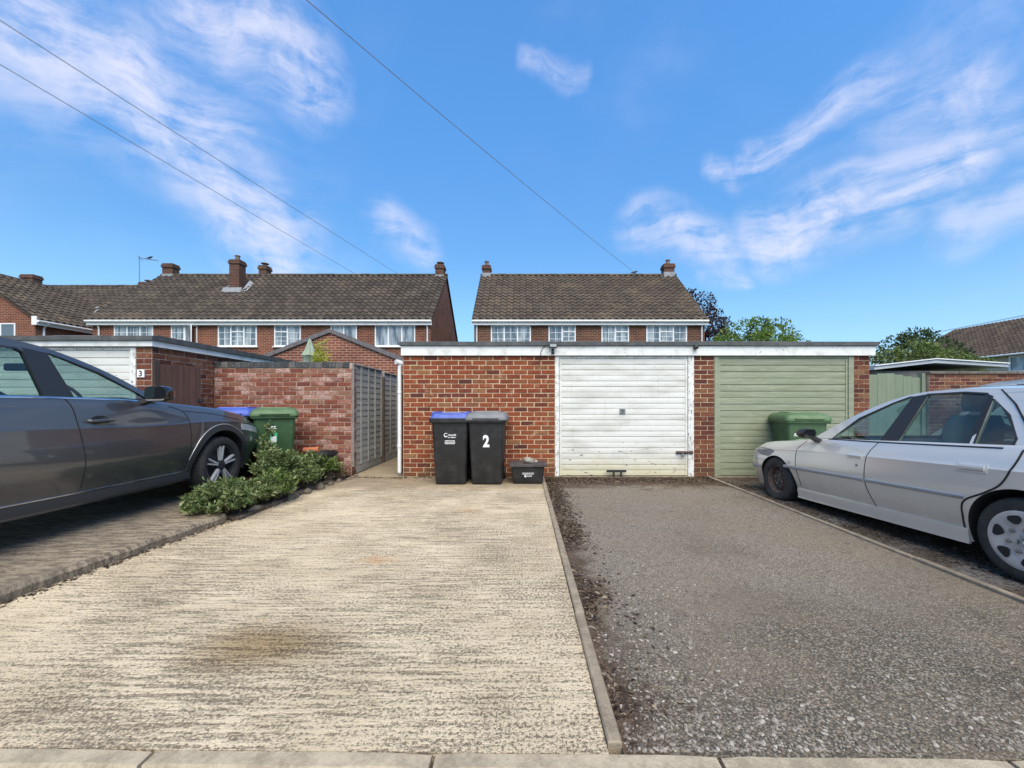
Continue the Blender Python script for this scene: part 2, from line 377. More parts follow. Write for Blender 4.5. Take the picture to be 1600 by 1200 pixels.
def tarmac_fn(t, b):
    p = pos(t); x, y, z = t.sep(p)
    vo = t.new('ShaderNodeTexVoronoi'); t.put(vo.inputs['Vector'], p); vo.inputs['Scale'].default_value = 95
    vo2 = t.new('ShaderNodeTexVoronoi'); t.put(vo2.inputs['Vector'], p); vo2.inputs['Scale'].default_value = 210
    r, g, _ = t.sep(vo.outputs['Color'])
    cs = t.ramp(r, [(0, (.085, .068, .049)), (.45, (.175, .142, .102)), (.85, (.255, .212, .158)), (1, (.33, .29, .23))])
    r2, _, _ = t.sep(vo2.outputs['Color'])
    cf = t.ramp(r2, [(0, (.055, .045, .034)), (.35, (.145, .121, .092)), (.7, (.215, .180, .138)), (1, (.42, .365, .29))])
    near = t.smooth(t.math('ADD', t.math('ADD', y, t.math('MULTIPLY', x, -.25)), t.math('MULTIPLY', t.noise(p, 1.6, 4), 1.6)), 3.6, 2.2)
    c = t.mix(near, cf, cs)
    binder = t.math('MULTIPLY', t.smooth(vo.outputs['Distance'], .35, .75), near)
    c = t.mix(t.math('MULTIPLY', binder, .85), c, (.04, .042, .035))
    c = t.mix(t.math('MULTIPLY', t.smooth(t.noise(p, 1.2, 5, .6), .42, .66), .40), c, (.20, .155, .105))
    c = t.mix(t.math('MULTIPLY', t.smooth(t.noise(p, 22, 4, .7), .54, .66), .38), c, (.075, .060, .044))
    c = t.mix(t.math('MULTIPLY', t.smooth(t.noise(p, .9, 3), .52, .68), .35), c, t.mix(1., c, (.55, .54, .53), 'MULTIPLY'))
    c = t.mix(t.math('MULTIPLY', t.smooth(t.noise(t.scale(p, (1, 2.6, 1)), 4, 5, .7), .60, .70), .6), c, (.062, .055, .05))
    nn = t.noise(p, 3.2, 5, .65); 
    dl = t.math('ADD', t.math('SUBTRACT', x, .35), t.math('MULTIPLY', t.math('SUBTRACT', nn, .5), -.75))
    brown = t.smooth(dl, .30, .05)
    db = t.math('ADD', y, t.math('MULTIPLY', t.math('SUBTRACT', nn, .5), 1.5))
    brown = t.math('MAXIMUM', brown, t.smooth(db, 5.85, 6.25))
    c = t.mix(t.math('MULTIPLY', brown, .85), c, t.mix(t.smooth(t.noise(p, 55, 4, .7), .38, .62), (.032, .020, .013), (.115, .075, .048)))
    t.put(b.inputs['Base Color'], c)
    hh = t.math('ADD', t.math('MULTIPLY', vo.outputs['Distance'], -.6), t.math('MULTIPLY', t.noise(p, 160, 3), .5))
    t.put(b.inputs['Normal'], t.bump(hh, .8, .012))
TARMAC = mat('old gravelly tarmac', rough=.93, fn=tarmac_fn, spec=.2)
def dirt_fn(t, b):
    p = pos(t); n = t.noise(p, 45, 5, .7); m = t.noise(p, 2.2, 4)
    c = t.mix(t.smooth(n, .36, .64), (.035, .024, .017), (.15, .115, .085))
    c = t.mix(t.math('MULTIPLY', t.smooth(m, .46, .64), .7), c, t.mix(t.smooth(n, .4, .6), (.10, .088, .075), (.27, .245, .215)))
    t.put(b.inputs['Base Color'], c); t.put(b.inputs['Normal'], t.bump(n, .9, .02))
DIRT = mat('mossy leaf-littered gravel', rough=.97, fn=dirt_fn, spec=.15)
KERB = varied('concrete kerb', (.42, .35, .245), (.25, .205, .14), 7, .92, .6, 150, .006)
KERB2 = varied('edging concrete', (.29, .235, .165), (.175, .14, .098), 9, .92, .6, 150, .006)
ROAD = varied('asphalt road', (.085, .072, .06), (.045, .04, .036), 6, .95, .7, 120, .012)
GRASS = varied('rough grass ground', (.055, .075, .025), (.09, .085, .04), 1.5, .95, .5, 40, .03)
# ------------------------------------------------------------------ setting
def sheet(name, poly, z, m, depth=.05):
    o = MB().prism(poly, 'z', z - depth, z).build(name, m); return tag(o, kind='structure')
g = MB().add([(-900, -900, -.07), (900, -900, -.07), (900, 900, -.07), (-900, 900, -.07)], [(0, 1, 2, 3)]).build('ground', GRASS, fix=False)
tag(g, kind='structure')
KS = -.0145                                             # the front kerb runs very slightly askew
def ky(x, off=0.): return 1.437 + KS * (x + .2) * .9 + off
sheet('road', [(-40, -12), (40, -12), (40, ky(40, -.07)), (-40, ky(-40, -.07))], -.035, ROAD, .03)
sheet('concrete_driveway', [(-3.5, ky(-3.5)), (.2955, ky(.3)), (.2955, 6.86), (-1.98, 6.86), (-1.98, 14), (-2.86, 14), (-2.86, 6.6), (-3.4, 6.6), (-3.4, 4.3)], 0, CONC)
sheet('tarmac_driveway', [(.3485, ky(.35)), (3.03, ky(3.0)), (3.03, 6.86), (.3485, 6.86)], -.006, TARMAC, .045)
sheet('side_driveway', [(3.078, ky(3.1)), (14, ky(14)), (14, 9.2), (5.73, 9.2), (5.73, 6.86), (3.078, 6.86)], -.01, DIRT, .04)
# raised slab of the next drive, with a broken edge
edge = []
for i in range(34):
    y = ky(-3.2) + .02 + (4.25 - ky(-3.2)) * i / 33
    edge.append((-3.325 + .068 * y + .018 * mnoise.noise((y * 5, 0, 3)) + .008 * mnoise.noise((y * 19, 0, 3)), y))
poly = [(-14, ky(-14) + .01)] + edge + [(-3.62, 4.5), (-3.62, 6.9), (-14, 6.9)]
mb = MB(); mb.loft([[(x, y, -.05) for x, y in poly], [(x + (.006 if 0 < i < 35 else 0), y, .05) for i, (x, y) in enumerate(poly)],
                    [(x - (.014 + .008 * random.random() if 0 < i < 35 else 0), y, .08) for i, (x, y) in enumerate(poly)]])
tag(mb.build('raised_driveway', SLAB), kind='structure')
tag(MB().box(-3.62, -2.93, 4.3, 6.88, -.05, .035).build('planting_bed', DIRT), kind='structure')
# kerb stones along the road, each its own piece
kb = tag(link('front_kerb', None), kind='structure')
def kerb_mesh(L, wd, hgt, c):
    mb = MB(); n = 10; rings = []
    for i in range(n + 1):
        x = -L / 2 + L * i / n; j = lambda s: .003 * mnoise.noise((x * 9, s * 7.7, L))
        e = .012 if i in (0, n) else 0
        rings.append([(x, -wd / 2 + j(1), -hgt), (x, -wd / 2 + j(1) + e * .3, -c - e), (x, -wd / 2 + c + j(2), -e * .5 + j(5)), (x, wd / 2 - c + j(3), -e * .5 + j(6)), (x, wd / 2 + j(4) - e * .3, -c - e), (x, wd / 2 + j(4), -hgt)])
    me = mb.loft(rings).build('tmp', KERB, smooth=True, sharp=40); d = me.data; bpy.data.objects.remove(me); return d
kms = [kerb_mesh(.955, .075, .12, .010) for _ in range(3)]
xj = -1.275 - .97 * 3
for i in range(14):
    x = xj + .97 * (i + .5)
    o = link('kerb_stone', kms[i % 3], kb, (x, ky(x, -.040), .008 + .002 * random.uniform(-1, 1))); o.rotation_euler = (0, 0, KS * .9 + random.uniform(-.004, .004))
def edging(name, x0, x1, y0, y1, z, L, m):
    r = tag(link(name, None), kind='structure'); y = y0; k = 0
    d = MB().cbox(-(x1 - x0) / 2, (x1 - x0) / 2, -L / 2 + .004, L / 2 - .004, -.1, 0, .006).build('tmp', m); me = d.data; bpy.data.objects.remove(d)
    while y < y1:
        o = link('edging_stone', me, r, ((x0 + x1) / 2 + random.uniform(-.004, .004), y + L / 2, z + random.uniform(-.004, .004)))
        o.rotation_euler = (random.uniform(-.003, .003), random.uniform(-.03, .03), random.uniform(-.004, .004)); y += L
edging('middle_edging', .2965, .3475, 1.46, 6.2, .016, .915, KERB2)
edging('right_edging', 3.031, 3.077, 1.41, 6.5, .014, .915, KERB2)
# pale joint line across the concrete near the bins
pts = [(-2.3 + 2.55 * i / 30, 5.62 + .02 * mnoise.noise((i * .5, 1, 1)), .0025) for i in range(31)]
mb = MB()
for a, b in zip(pts[:-1], pts[1:]):
    wd = .012 + .010 * random.random(); mb.add([(a[0], a[1] - wd, .003), (b[0], b[1] - wd, .003), (b[0], b[1] + wd, .003), (a[0], a[1] + wd, .003)], [(0, 1, 2, 3)])
tag(mb.build('joint_line', varied('pale cement', (.55, .50, .40), (.40, .35, .26), 12, .9)), kind='structure')

# ------------------------------------------------------------------ bricks
def brick_mesh(L, H, D, m, seed):
    rr = random.Random(seed); c = .004; mb = MB(); x, z = L / 2, H / 2
    j = lambda a=.0025: rr.uniform(-a, a)
    back = [(-x, D, -z), (x, D, -z), (x, D, z), (-x, D, z)]
    mid = [(-x + j(), c + j(.001), -z + j()), (x + j(), c + j(.001), -z + j()), (x + j(), c + j(.001), z + j()), (-x + j(), c + j(.001), z + j())]
    fr = [(px + (c if px < 0 else -c) + j(.0015), j(.0015), pz + (c if pz < 0 else -c) + j(.0015)) for px, _, pz in mid]
    d = mb.loft([back, mid, fr]).build('tmp', m); me = d.data; bpy.data.objects.remove(d); return me
BM = {}
def bricks_for(m, L=.212, H=.0635):
    k = (m.name, L)
    if k not in BM: BM[k] = [brick_mesh(L, H, .05, m, i + 50) for i in range(5)]
    return BM[k]
def lay_wall(parent, o, u, length, courses, m, keep=lambda s, z: True, pitch=.0768, proud=.006, start=0., offset=0., bond=.2245):
    "stretcher bond on a plane: o = corner on the ground, u = direction along it; bricks face to the right-hand side of u turned -90"
    ang = math.atan2(u[1], u[0]); nx, ny = math.sin(ang), -math.cos(ang)
    meshes = bricks_for(m); rest = MB(); k = 0
    for r in range(courses):
        x = -(bond / 2 if (r % 2) else 0) + offset; z = start + (r + .5) * pitch
        while x < length - .01:
            a, b = max(x, 0) + .006, min(x + bond, length) - .006
            x += bond
            if b - a < .03: continue
            cx = (a + b) / 2; sx = (b - a) / .212
            pr = proud + random.uniform(-.0018, .0022)
            px, py = o[0] + u[0] * cx + nx * pr, o[1] + u[1] * cx + ny * pr
            if keep(cx, z):
                ob = link('brick', meshes[k % 5], parent, (px, py, z + random.uniform(-.0012, .0012))); k += 1
                ob.rotation_euler = (random.uniform(-.006, .006), random.uniform(-.005, .005), ang); ob.scale = (sx * random.uniform(.985, 1.0), 1, random.uniform(.97, 1.02))
            else:
                hx = (b - a) / 2; co, si = u
                def P(l, d, zz): return (px + co * l + nx * -d, py + si * l + ny * -d, zz)
                rest.loft([[P(-hx, .05, z - .033), P(hx, .05, z - .033), P(hx, .05, z + .033), P(-hx, .05, z + .033)],
                           [P(-hx, .0, z - .033), P(hx, 0, z - .033), P(hx, 0, z + .033), P(-hx, 0, z + .033)]])
    if rest.v: tag(rest.build('bricks', m, parent), kind='stuff')

# ------------------------------------------------------------------ garages
def flat_roof(parent, x0, x1, y0, y1, zf0, zf1, zt, mat_f=None):
    "white fascia boards and a felt edge round a flat roof"
    MB().cbox(x0, x1, y0, y0 + .022, zf0, zf1, .002).build('fascia_board', mat_f or WORN, parent)
    MB().cbox(x1 - .022, x1, y0 + .023, y1, zf0, zf1, .002).build('fascia_board', mat_f or WORN, parent)
    MB().cbox(x0, x0 + .022, y0 + .023, y1, zf0, zf1, .002).build('fascia_board', mat_f or WORN, parent)
    mb = MB(); n = 5; L = (x1 - x0 + .06) / n
    for i in range(n):
        a = x0 - .03 + i * L + (.1 if i else 0); b = x0 - .03 + (i + 1) * L + .1
        b = min(b, x1 + .03); e = .004 * (i % 2); k = random.uniform(-.004, .004)
        mb.loft([[(a, y0 - .03 - e, zf1 + .004 + k), (b, y0 - .034 - e, zf1 + .002 - k), (b, y0 - .034 - e, zt - .02), (a, y0 - .03 - e, zt - .02 + k)],
                 [(a, y0 + .10, zf1 + .004), (b, y0 + .10, zf1 + .004), (b, y0 + .10, zt + .005 + e), (a, y0 + .10, zt + .005 + e)]])
    mb.build('felt_edge', FELT, parent)
    mb = MB()
    mb.box(x0 - .03, x1 + .03, y0 + .10, y1 + .03, zf1 + .003, zt)
    mb.build('felt_roof', FELT, parent)
def panel_door(parent, x0, x1, y, z0, z1, m, n, name='garage_door'):
    d = link(name, None, parent, (0, 0, 0))
    MB().box(x0, x1, y + .03, y + .05, z0, z1).build('backing_sheet', m, d)
    st = .035; H = z1 - z0
    MB().cbox(x0, x0 + st, y - .004, y + .03, z0, z1, .004).build('stile', m, d)
    MB().cbox(x1 - st, x1, y - .004, y + .03, z0, z1, .004).build('stile', m, d)
    h = H / n
    for i in range(n):
        a, b = z0 + i * h, z0 + (i + 1) * h; k = i % 3
        gd = .005 if k == 2 else .017; gb = .005 if k == 0 and i else .013; f = .006
        prof = [(y + .030, a + .0005), (y + f + gb, a + .0008), (y + f, a + .004), (y + f - .0015, (a + b) / 2), (y + f, b - (.004 if k == 2 else .009)), (y + f + gd, b - .002), (y + .030, b - .0005)]
        MB().loft([[(x, py, pz) for py, pz in prof] for x in (x0 + st, x1 - st)]).build('panel', m, d)
    return d
GY = 6.87
ga = thing('garage_block', 'red brick double garage with one white and one green door under a white fascia', 'garage', (0, 0, 0))
wl = MB(); wl.box(-1.977, .53, GY + .001, 12.4, 0, 2.0).box(2.822, 3.16, GY + .001, GY + .23, 0, 2.0).box(5.46, 5.72, GY + .001, 12.4, 0, 2.0)
wl.box(.53, 5.46, 12.15, 12.39, 0, 2.0).box(2.9, 3.06, GY + .23, 12.1, 0, 2.0)
wall_o = wl.build('wall', MORTAR, ga)
hid = lambda s, z: not ((.62 < s < 1.72 and z < .98) or (1.84 < s < 2.3 and z < .2))
lay_wall(wall_o, (-1.977, GY), (1, 0), 2.507, 26, BR_GARAGE, hid, bond=.2279)
lay_wall(wall_o, (2.822, GY), (1, 0), .338, 26, BR_PIER, lambda s, z: z > 1.2, bond=.2253)
lay_wall(wall_o, (5.46, GY), (1, 0), .26, 26, BR_PIER, lambda s, z: False, bond=.1733)
lay_wall(wall_o, (5.72, GY), (0, 1), 2.4, 26, BR_PIER, lambda s, z: False)
lay_wall(wall_o, (-1.977, GY + 2.4), (0, -1), 2.4, 26, BR_GARAGE, lambda s, z: False)
flat_roof(ga, -2.0, 5.78, GY - .05, 12.45, 1.998, 2.156, 2.236)
for x0, x1 in ((.532, .597), (2.727, 2.82)): MB().cbox(x0, x1, GY - .012, GY + .07, 0.01, 1.997, .004).build('door_post', FRAMEW, ga)
MB().cbox(.598, 2.726, GY + .0, GY + .07, 1.955, 1.996, .004).build('door_head', FRAMEW, ga)
dw = panel_door(ga, .605, 2.719, GY + .005, .02, 1.953, DOORW, 21); tag(dw, 'white up-and-over door with chipped paint')
MB().cbox(1.60, 1.69, GY - .012, GY + .02, 1.045, 1.13, .004).build('lock_plate', STEEL, dw)
MB().lathe([(.014, -.02), (.014, .0), (.010, .004)], (1.645, GY - .0, 1.088), 'y', 12).build('lock_barrel', RUST, dw)
mb = MB(); mb.cbox(2.53, 2.72, GY - .02, GY + .008, .385, .425, .003).tube([(2.54, GY - .03, .405), (2.78, GY - .03, .405)], .009, 8).cbox(2.735, 2.80, GY - .03, GY - .011, .38, .43, .003)
mb.build('slide_bolt', RUST, dw)
mb = MB(); mb.cbox(2.61, 2.645, GY - .05, GY - .03, .33, .375, .004).tube([(2.617, GY - .04, .37), (2.617, GY - .04, .40), (2.638, GY - .04, .40), (2.638, GY - .04, .37)], .004, 6); mb.build('padlock', STEEL, dw)
for x0, x1 in ((3.162, 3.22), (5.372, 5.458)): MB().cbox(x0, x1, GY - .012, GY + .07, 0.01, 1.997, .004).build('door_post', DOORG, ga)
MB().cbox(3.221, 5.371, GY, GY + .07, 1.955, 1.996, .004).build('door_head', DOORG, ga)
dg_ = panel_door(ga, 3.226, 5.366, GY + .005, .02, 1.953, DOORG, 18); tag(dg_, 'sage green up-and-over door')
mb = MB(); mb.box(.53, 2.82, GY - .03, GY + .1, -.05, .012); mb.box(3.16, 5.46, GY - .03, GY + .1, -.05, .012); mb.build('threshold', KERB2, ga)
# floor stop lock
t = thing('door_defender', 'black steel T-shaped lock bar at the foot of the white garage door', 'lock', (1.53, GY - .06, 0))
mb = MB(); mb.cbox(-.16, .16, -.012, .014, .085, .125, .004).cbox(-.055, -.030, -.015, .02, 0, .09, .004).cbox(.065, .09, -.015, .02, 0, .09, .004); mb.build('lock_bar', BLACKPL, t)
MB().cbox(-.12, .13, -.06, .03, -.005, .012, .004).build('base_plate', RUST, t)
# flood light
t = thing('flood_light', 'small black flood light with sensor on the white garage fascia', 'light', (.49, GY - .05, 2.135))
mb = MB(); mb.cbox(-.066, .066, -.11, -.055, -.025, .045, .008); mb.build('lamp_housing', BLACKPL, t)
MB().cbox(-.052, .052, -.114, -.109, -.012, .034, .002).build('lamp_glass', mat('lamp glass', (.35, .36, .37), .2), t)
mb = MB(); mb.tube([(0, -.06, -.0), (0, -.03, -.05), (0, .0, -.05)], .010, 6).cbox(-.02, .02, -.012, .0, -.085, -.03, .003); mb.build('bracket', BLACKPL, t)
mb = MB(); mb.lathe([(.012, -.125), (.024, -.118), (.026, -.09), (.018, -.07)], (0, -.045, 0), 'z', 12); mb.build('sensor', BLACKPL, t)
pts = [(-.06, -.05, .015), (-.11, -.025, .02), (-.16, -.012, -.01), (-.195, -.008, -.08), (-.20, -.006, -.17), (-.205, .03, -.21), (-.235, .042, -.255), (-.275, .042, -.25), (-.285, .044, -.225)]
MB().tube(pts, .005, 6).build('cable', BLACKPL, t, smooth=True)
t = thing('security_camera', 'round black security camera on the fascia between the two garage doors', 'camera', (2.82, GY - .05, 2.125))
MB().lathe([(.0, -.075), (.022, -.075), (.034, -.068), (.036, -.02), (.026, .0)], (0, 0, 0), 'y', 18).build('camera_body', BLACKPL, t, smooth=True)
MB().lathe([(.0, -.082), (.014, -.08), (.016, -.074)], (0, 0, 0), 'y', 14).build('lens', mat('lens glass', (.02, .02, .03), .05), t, smooth=True)
MB().tube([(-.02, -.005, -.02), (-.035, -.004, -.06), (-.03, -.003, -.13)], .004, 6).build('cable', UPVC, t)

# garage of the next house, number 3
g3 = thing('neighbour_garage', 'brick flat roofed garage with white door and number 3 behind the grey car', 'garage')
w3 = MB(); w3.box(-5.418, -5.2, 5.831, 6.05, .0, 2.0).box(-5.4, -5.201, 6.05, 11.5, 0, 2.0).box(-9.0, -7.8, 5.831, 6.05, 0, 2.0).box(-9, -8.8, 6.05, 11.5, 0, 2).box(-8.8, -5.4, 11.3, 11.49, 0, 2)
w3o = w3.build('wall', MORTAR2, g3)
lay_wall(w3o, (-5.418, 5.83), (1, 0), .218, 26, BR_PIER, lambda s, z: z > .9, bond=.218)
lay_wall(w3o, (-5.2, 5.83), (0, 1), 2.6, 26, BR_PIER, lambda s, z: z > 1.2 and s < 1.9)
lay_wall(w3o, (-9.0, 5.83), (1, 0), 1.2, 26, BR_PIER, lambda s, z: False)
flat_roof(g3, -9.05, -5.15, 5.78, 11.55, 2.005, 2.085, 2.165)
for x0, x1 in ((-7.79, -7.72), (-5.49, -5.42)): MB().cbox(x0, x1, 5.82, 5.9, .08, 2.0, .004).build('door_post', FRAMEW, g3)
panel_door(g3, -7.715, -5.495, 5.845, .09, 1.96, DOORW, 18)
MB().cbox(-7.719, -5.491, 5.83, 5.9, 1.963, 2.0, .004).build('door_head', FRAMEW, g3)
t = thing('number_plaque', 'small white number 3 plaque on the brick pier of the left garage', 'sign', (-5.34, 5.815, 1.63))
MB().cbox(-.05, .05, -.006, .006, -.055, .055, .002).build('plate', UPVC, t)
text_mesh('digit', '3', .11, BLACKPL, t, (0, -.0075, -.038), (R(90), 0, 0), bold=.002)

# brown gate standing ajar beside it
t = thing('wooden_gate', 'brown vertical plank gate between the left garage and the pink brick wall', 'gate', (-5.17, 5.86, .08), math.atan2(.57, .19) * 1.0)
BROWN = varied('brown stained wood', (.105, .052, .035), (.065, .033, .025), 5, .75, .4, 40, .004, stretch=(6, 6, .6), isl=.4)
gl = .60
for i in range(7):
    a = .03 + i * (gl - .03) / 7; MB().cbox(a + .002, a + (gl - .03) / 7 - .003, -.012, .010, .04, 1.69 + random.uniform(-.004, .004), .003).build('plank', BROWN, t)
for z in (.3, .95, 1.5): MB().cbox(.03, gl, .011, .045, z, z + .09, .004).build('rail', BROWN, t)
MB().cbox(-.03, .022, -.03, .04, -.02, 1.74, .005).build('post', mat('dark wood', (.04, .025, .02), .8), t)
mb = MB(); mb.cbox(gl - .05, gl + .02, -.03, -.013, 1.15, 1.20, .003).lathe([(.012, -.05), (.018, -.045), (.018, -.03)], (gl - .02, 0, 1.17), 'y', 10); mb.build('latch', BLACKPL, t)

# pink brick garden wall with blue coping
WY = 7.0
gw = thing('garden_wall', 'weathered pink red brick garden wall with blue brick coping behind the green bin', 'wall')
WX0, WX1 = -5.19, -2.885
wo_ = MB().box(WX0, WX1, WY + .001, WY + .20, 0, 1.80).build('masonry', MORTAR2, gw)
lay_wall(wo_, (WX0, WY), (1, 0), WX1 - WX0, 24, BR_WALL, lambda s, z: True, pitch=.075, bond=.2305)
lay_wall(wo_, (WX1, WY), (0, 1), .20, 24, BR_WALL, lambda s, z: False, pitch=.075)
cm = [brick_mesh(.104, .100, .22, BR_BLUE, 200 + i) for i in range(4)]
x = WX0 + .06; k = 0
while x < WX1 + .02:
    o = link('coping_brick', cm[k % 4], gw, (x, WY - .012 + random.uniform(-.003, .003), 1.86 + random.uniform(-.003, .003))); o.rotation_euler = (0, random.uniform(-.012, .012), random.uniform(-.01, .01)); x += .1135; k += 1
MB().box(WX0, WX1 + .01, WY + .005, WY + .195, 1.801, 1.895).build('coping_mortar', MORTAR2, gw)

# grey lap fence along the path
FGREY = varied('weathered grey timber', (.36, .355, .33), (.215, .21, .195), 6, .85, .45, 60, .004, stretch=(1, .35, 3), isl=.45)
def lap_panel(label, x, y0, y1, top):
    t = thing('lap_fence', label, 'fence', (x, y0, 0), 0, 'lap fence panels along the path')
    L = y1 - y0; n = 16; h = (top - .16) / n
    for i in range(n):
        z = .15 + i * h; mb = MB(); k = [random.uniform(-.006, .006) for _ in range(4)]
        mb.loft([[(.012, yy, z - .02 + a), (.020, yy, z - .02 + a), (.006, yy, z + h + .01), (-.001, yy, z + h + .01)] for yy, a in zip((.01, L / 3, 2 * L / 3, L - .01), k)]); mb.build('slat', FGREY, t)
    for i in range(5):
        yy = .022 + (L - .044) * i / 4; MB().cbox(.018, .040, yy - .019, yy + .019, .14, top, .003).build('batten', FGREY, t)
    MB().cbox(-.03, .046, 0, L, top, top + .022, .004).build('top_rail', FGREY, t)
    MB().cbox(-.015, .018, 0, L, .0, .13, .004).build('gravel_board', FGREY, t)
    return t
lap_panel('grey lap fence panel nearest the brick garden wall', -2.90, 7.02, 8.46, 1.87)
lap_panel('grey lap fence panel beyond the wooden post', -2.90, 8.58, 10.3, 1.84)
lap_panel('grey lap fence panel farthest down the path', -2.90, 10.42, 12.2, 1.84)
for y, lb in ((8.52, 'square timber post between the first two grey fence panels'), (10.36, 'square timber post between the far grey fence panels')):
    t = MB().cbox(-.045, .05, -.05, .05, 0, 1.76, .006).build('fence_post', varied('brown post wood', (.16, .12, .08), (.09, .07, .05), 8, .85, .4, stretch=(4, 4, .5))); t.location = (-2.89, y, 0); tag(t, lb, 'post', 'fence posts along the path')
# downpipe at the left corner of the garage
t = thing('drain_pipe', 'white plastic downpipe at the left corner of the brick garage', 'pipe', (-2.06, 6.95, 0))
MB().tube([(0, 0, .06), (0, 0, 1.78), (.0, -.0, 1.82), (.03, 0, 1.86)], .034, 12).build('pipe', UPVC, t, smooth=True)
MB().tube([(-.05, -.05, 1.90), (-.02, -.02, 1.90), (.09, .0, 1.87)], .042, 12).build('elbow', UPVC, t, smooth=True)
mb = MB()
for z in (.5, 1.4): mb.lathe([(.040, z - .02), (.040, z + .02)], (0, 0, 0), 'z', 12)
mb.build('bracket', UPVC, t)
t = thing('folded_board', 'tall grey board leaning in the gap behind the downpipe', 'board', (-2.10, 7.12, 0), R(8))
MB().cbox(-.02, .02, 0, .7, 0.0, 1.72, .004).build('sheet', varied('grey painted board', (.42, .44, .44), (.30, .32, .32), 4, .6), t)
# ------------------------------------------------------------------ houses
def tiles(parent, O, a, s, width, slope, m, tw=.30, gauge=.345, name='roof_tiles'):
    O, a, s = Vector(O), Vector(a).normalized(), Vector(s).normalized(); n = a.cross(s).normalized()
    if n.z < 0: n = -n
    mb = MB(); nc = int(round(width / tw)); tw = width / nc; nr = int(math.ceil(slope / gauge)); gauge = slope / nr
    ts = [0, .14, .28, .42, .56, .72, .86, 1.0]
    prof = [.0, .036, .062, .062, .034, .004, -.006, .0]
    for r in range(nr):
        for c in range(nc):
            j = random.uniform(-.006, .006); jz = random.uniform(-.003, .004); vs = []
            sag = .012 * mnoise.noise((c * .09, r * .12, width))
            for row, (v, lift) in enumerate(((r * gauge - .02 + j, .0), (r * gauge - .02 + j, .050), ((r + 1) * gauge + .03, .006))):
                for t_, h in zip(ts, prof):
                    vs.append(O + a * ((c + t_ * .985) * tw) + s * v + n * (h * (1 if row else .2) + lift + jz + sag))
            k = len(ts); fs = [(q * k + i, q * k + i + 1, (q + 1) * k + i + 1, (q + 1) * k + i) for q in range(2) for i in range(k - 1)]
            mb.add(vs, fs)
    return tag(mb.build(name, m, parent, fix=False), kind='stuff')
def window(parent, x0, x1, z0, z1, y, cols, transom=(), bars=True, glass=None, sill=True, openc=None):
    wn = link('window', None, parent); f = MB(); fw = .055
    f.cbox(x0, x1, y - .035, y + .03, z1 - fw, z1, .006).cbox(x0, x1, y - .035, y + .03, z0, z0 + fw, .006)
    f.cbox(x0, x0 + fw, y - .0345, y + .03, z0 + fw, z1 - fw, .006).cbox(x1 - fw, x1, y - .0345, y + .03, z0 + fw, z1 - fw, .006)
    cw = (x1 - x0) / cols; b = MB()
    for i in range(cols):
        a0, a1 = x0 + i * cw + (fw if i == 0 else fw * .6), x0 + (i + 1) * cw - (fw if i == cols - 1 else fw * .6)
        if i: f.cbox(x0 + i * cw - fw * .6, x0 + i * cw + fw * .6, y - .034, y + .03, z0 + fw, z1 - fw, .006)
        cells = [(z0 + fw, z1 - fw)]
        if i in transom:
            zt = z1 - .30; cells = [(z0 + fw, zt - .03), (zt + .03, z1 - fw)]; f.cbox(a0, a1, y - .036, y + .028, zt - .03, zt + .03, .006)
        for (c0, c1) in cells:
            if openc == i:
                MB().add([(a0, y - .02, c0), (a1, y - .30, c0), (a1, y - .30, c1), (a0, y - .02, c1)], [(0, 1, 2, 3)]).build('pane', glass or CURTAIN, wn)
                MB().tube([(a0, y - .02, c0), (a1, y - .30, c0), (a1, y - .30, c1), (a0, y - .02, c1), (a0, y - .02, c0)], .028, 4).build('open_casement', UPVC, wn)
                MB().box(a0, a1, y + .04, y + .05, c0, c1).build('dark_room', GLASSD, wn); continue
            MB().box(a0 - .005, a1 + .005, y - .012, y - .004, c0 - .005, c1 + .005).build('pane', glass or CURTAIN, wn)
            if bars:
                xm = (a0 + a1) / 2; b.box(xm - .010, xm + .010, y - .022, y - .013, c0, c1)
                if c1 - c0 > .4:
                    for q in (1, 2): zz = c0 + (c1 - c0) * q / 3; b.box(a0, a1, y - .0225, y - .0135, zz - .009, zz + .009)
    f.build('frame', UPVC, wn)
    if b.v: b.build('glazing_bars', UPVC, wn)
    if sill: MB().cbox(x0 - .06, x1 + .06, y - .10, y + .02, z0 - .045, z0 - .002, .006).build('sill', UPVC, wn)
    return wn
def chimney(parent, x, y, z0, z1, wx, wy, m, pot=1, flash=True, tilt=0):
    c = MB(); c.box(x - wx / 2, x + wx / 2, y - wy / 2, y + wy / 2, z0, z1 - .22)
    c.box(x - wx / 2 - .04, x + wx / 2 + .04, y - wy / 2 - .04, y + wy / 2 + .04, z1 - .22, z1 - .08)
    c.box(x - wx / 2 - .01, x + wx / 2 + .01, y - wy / 2 - .01, y + wy / 2 + .01, z1 - .08, z1)
    o = c.build('chimney', m, parent)
    if pot:
        MB().lathe([(.11, 0), (.13, .03), (.11, .06), (.10, .22), (.13, .24), (.13, .27), (.02, .30)] if pot == 1 else [(.10, 0), (.09, .12), (.20, .14), (.20, .17), (.05, .22)], (x, y, z1 - .01), 'z', 12).build('chimney_pot', mat('pot clay', (.17, .12, .09), .9), o)
    if flash: MB().box(x - wx / 2 - .015, x + wx / 2 + .015, y - wy / 2 - .015, y + wy / 2 + .015, z0, z0 + flash).build('flashing', LEAD, o)
    return o
def downpipe(parent, x, y, z1, z0=0):
    MB().tube([(x, y - .10, z1), (x, y - .10, z1 - .08), (x, y - .04, z1 - .22), (x, y - .04, z0)], .036, 8).build('downpipe', UPVC, parent, smooth=True)
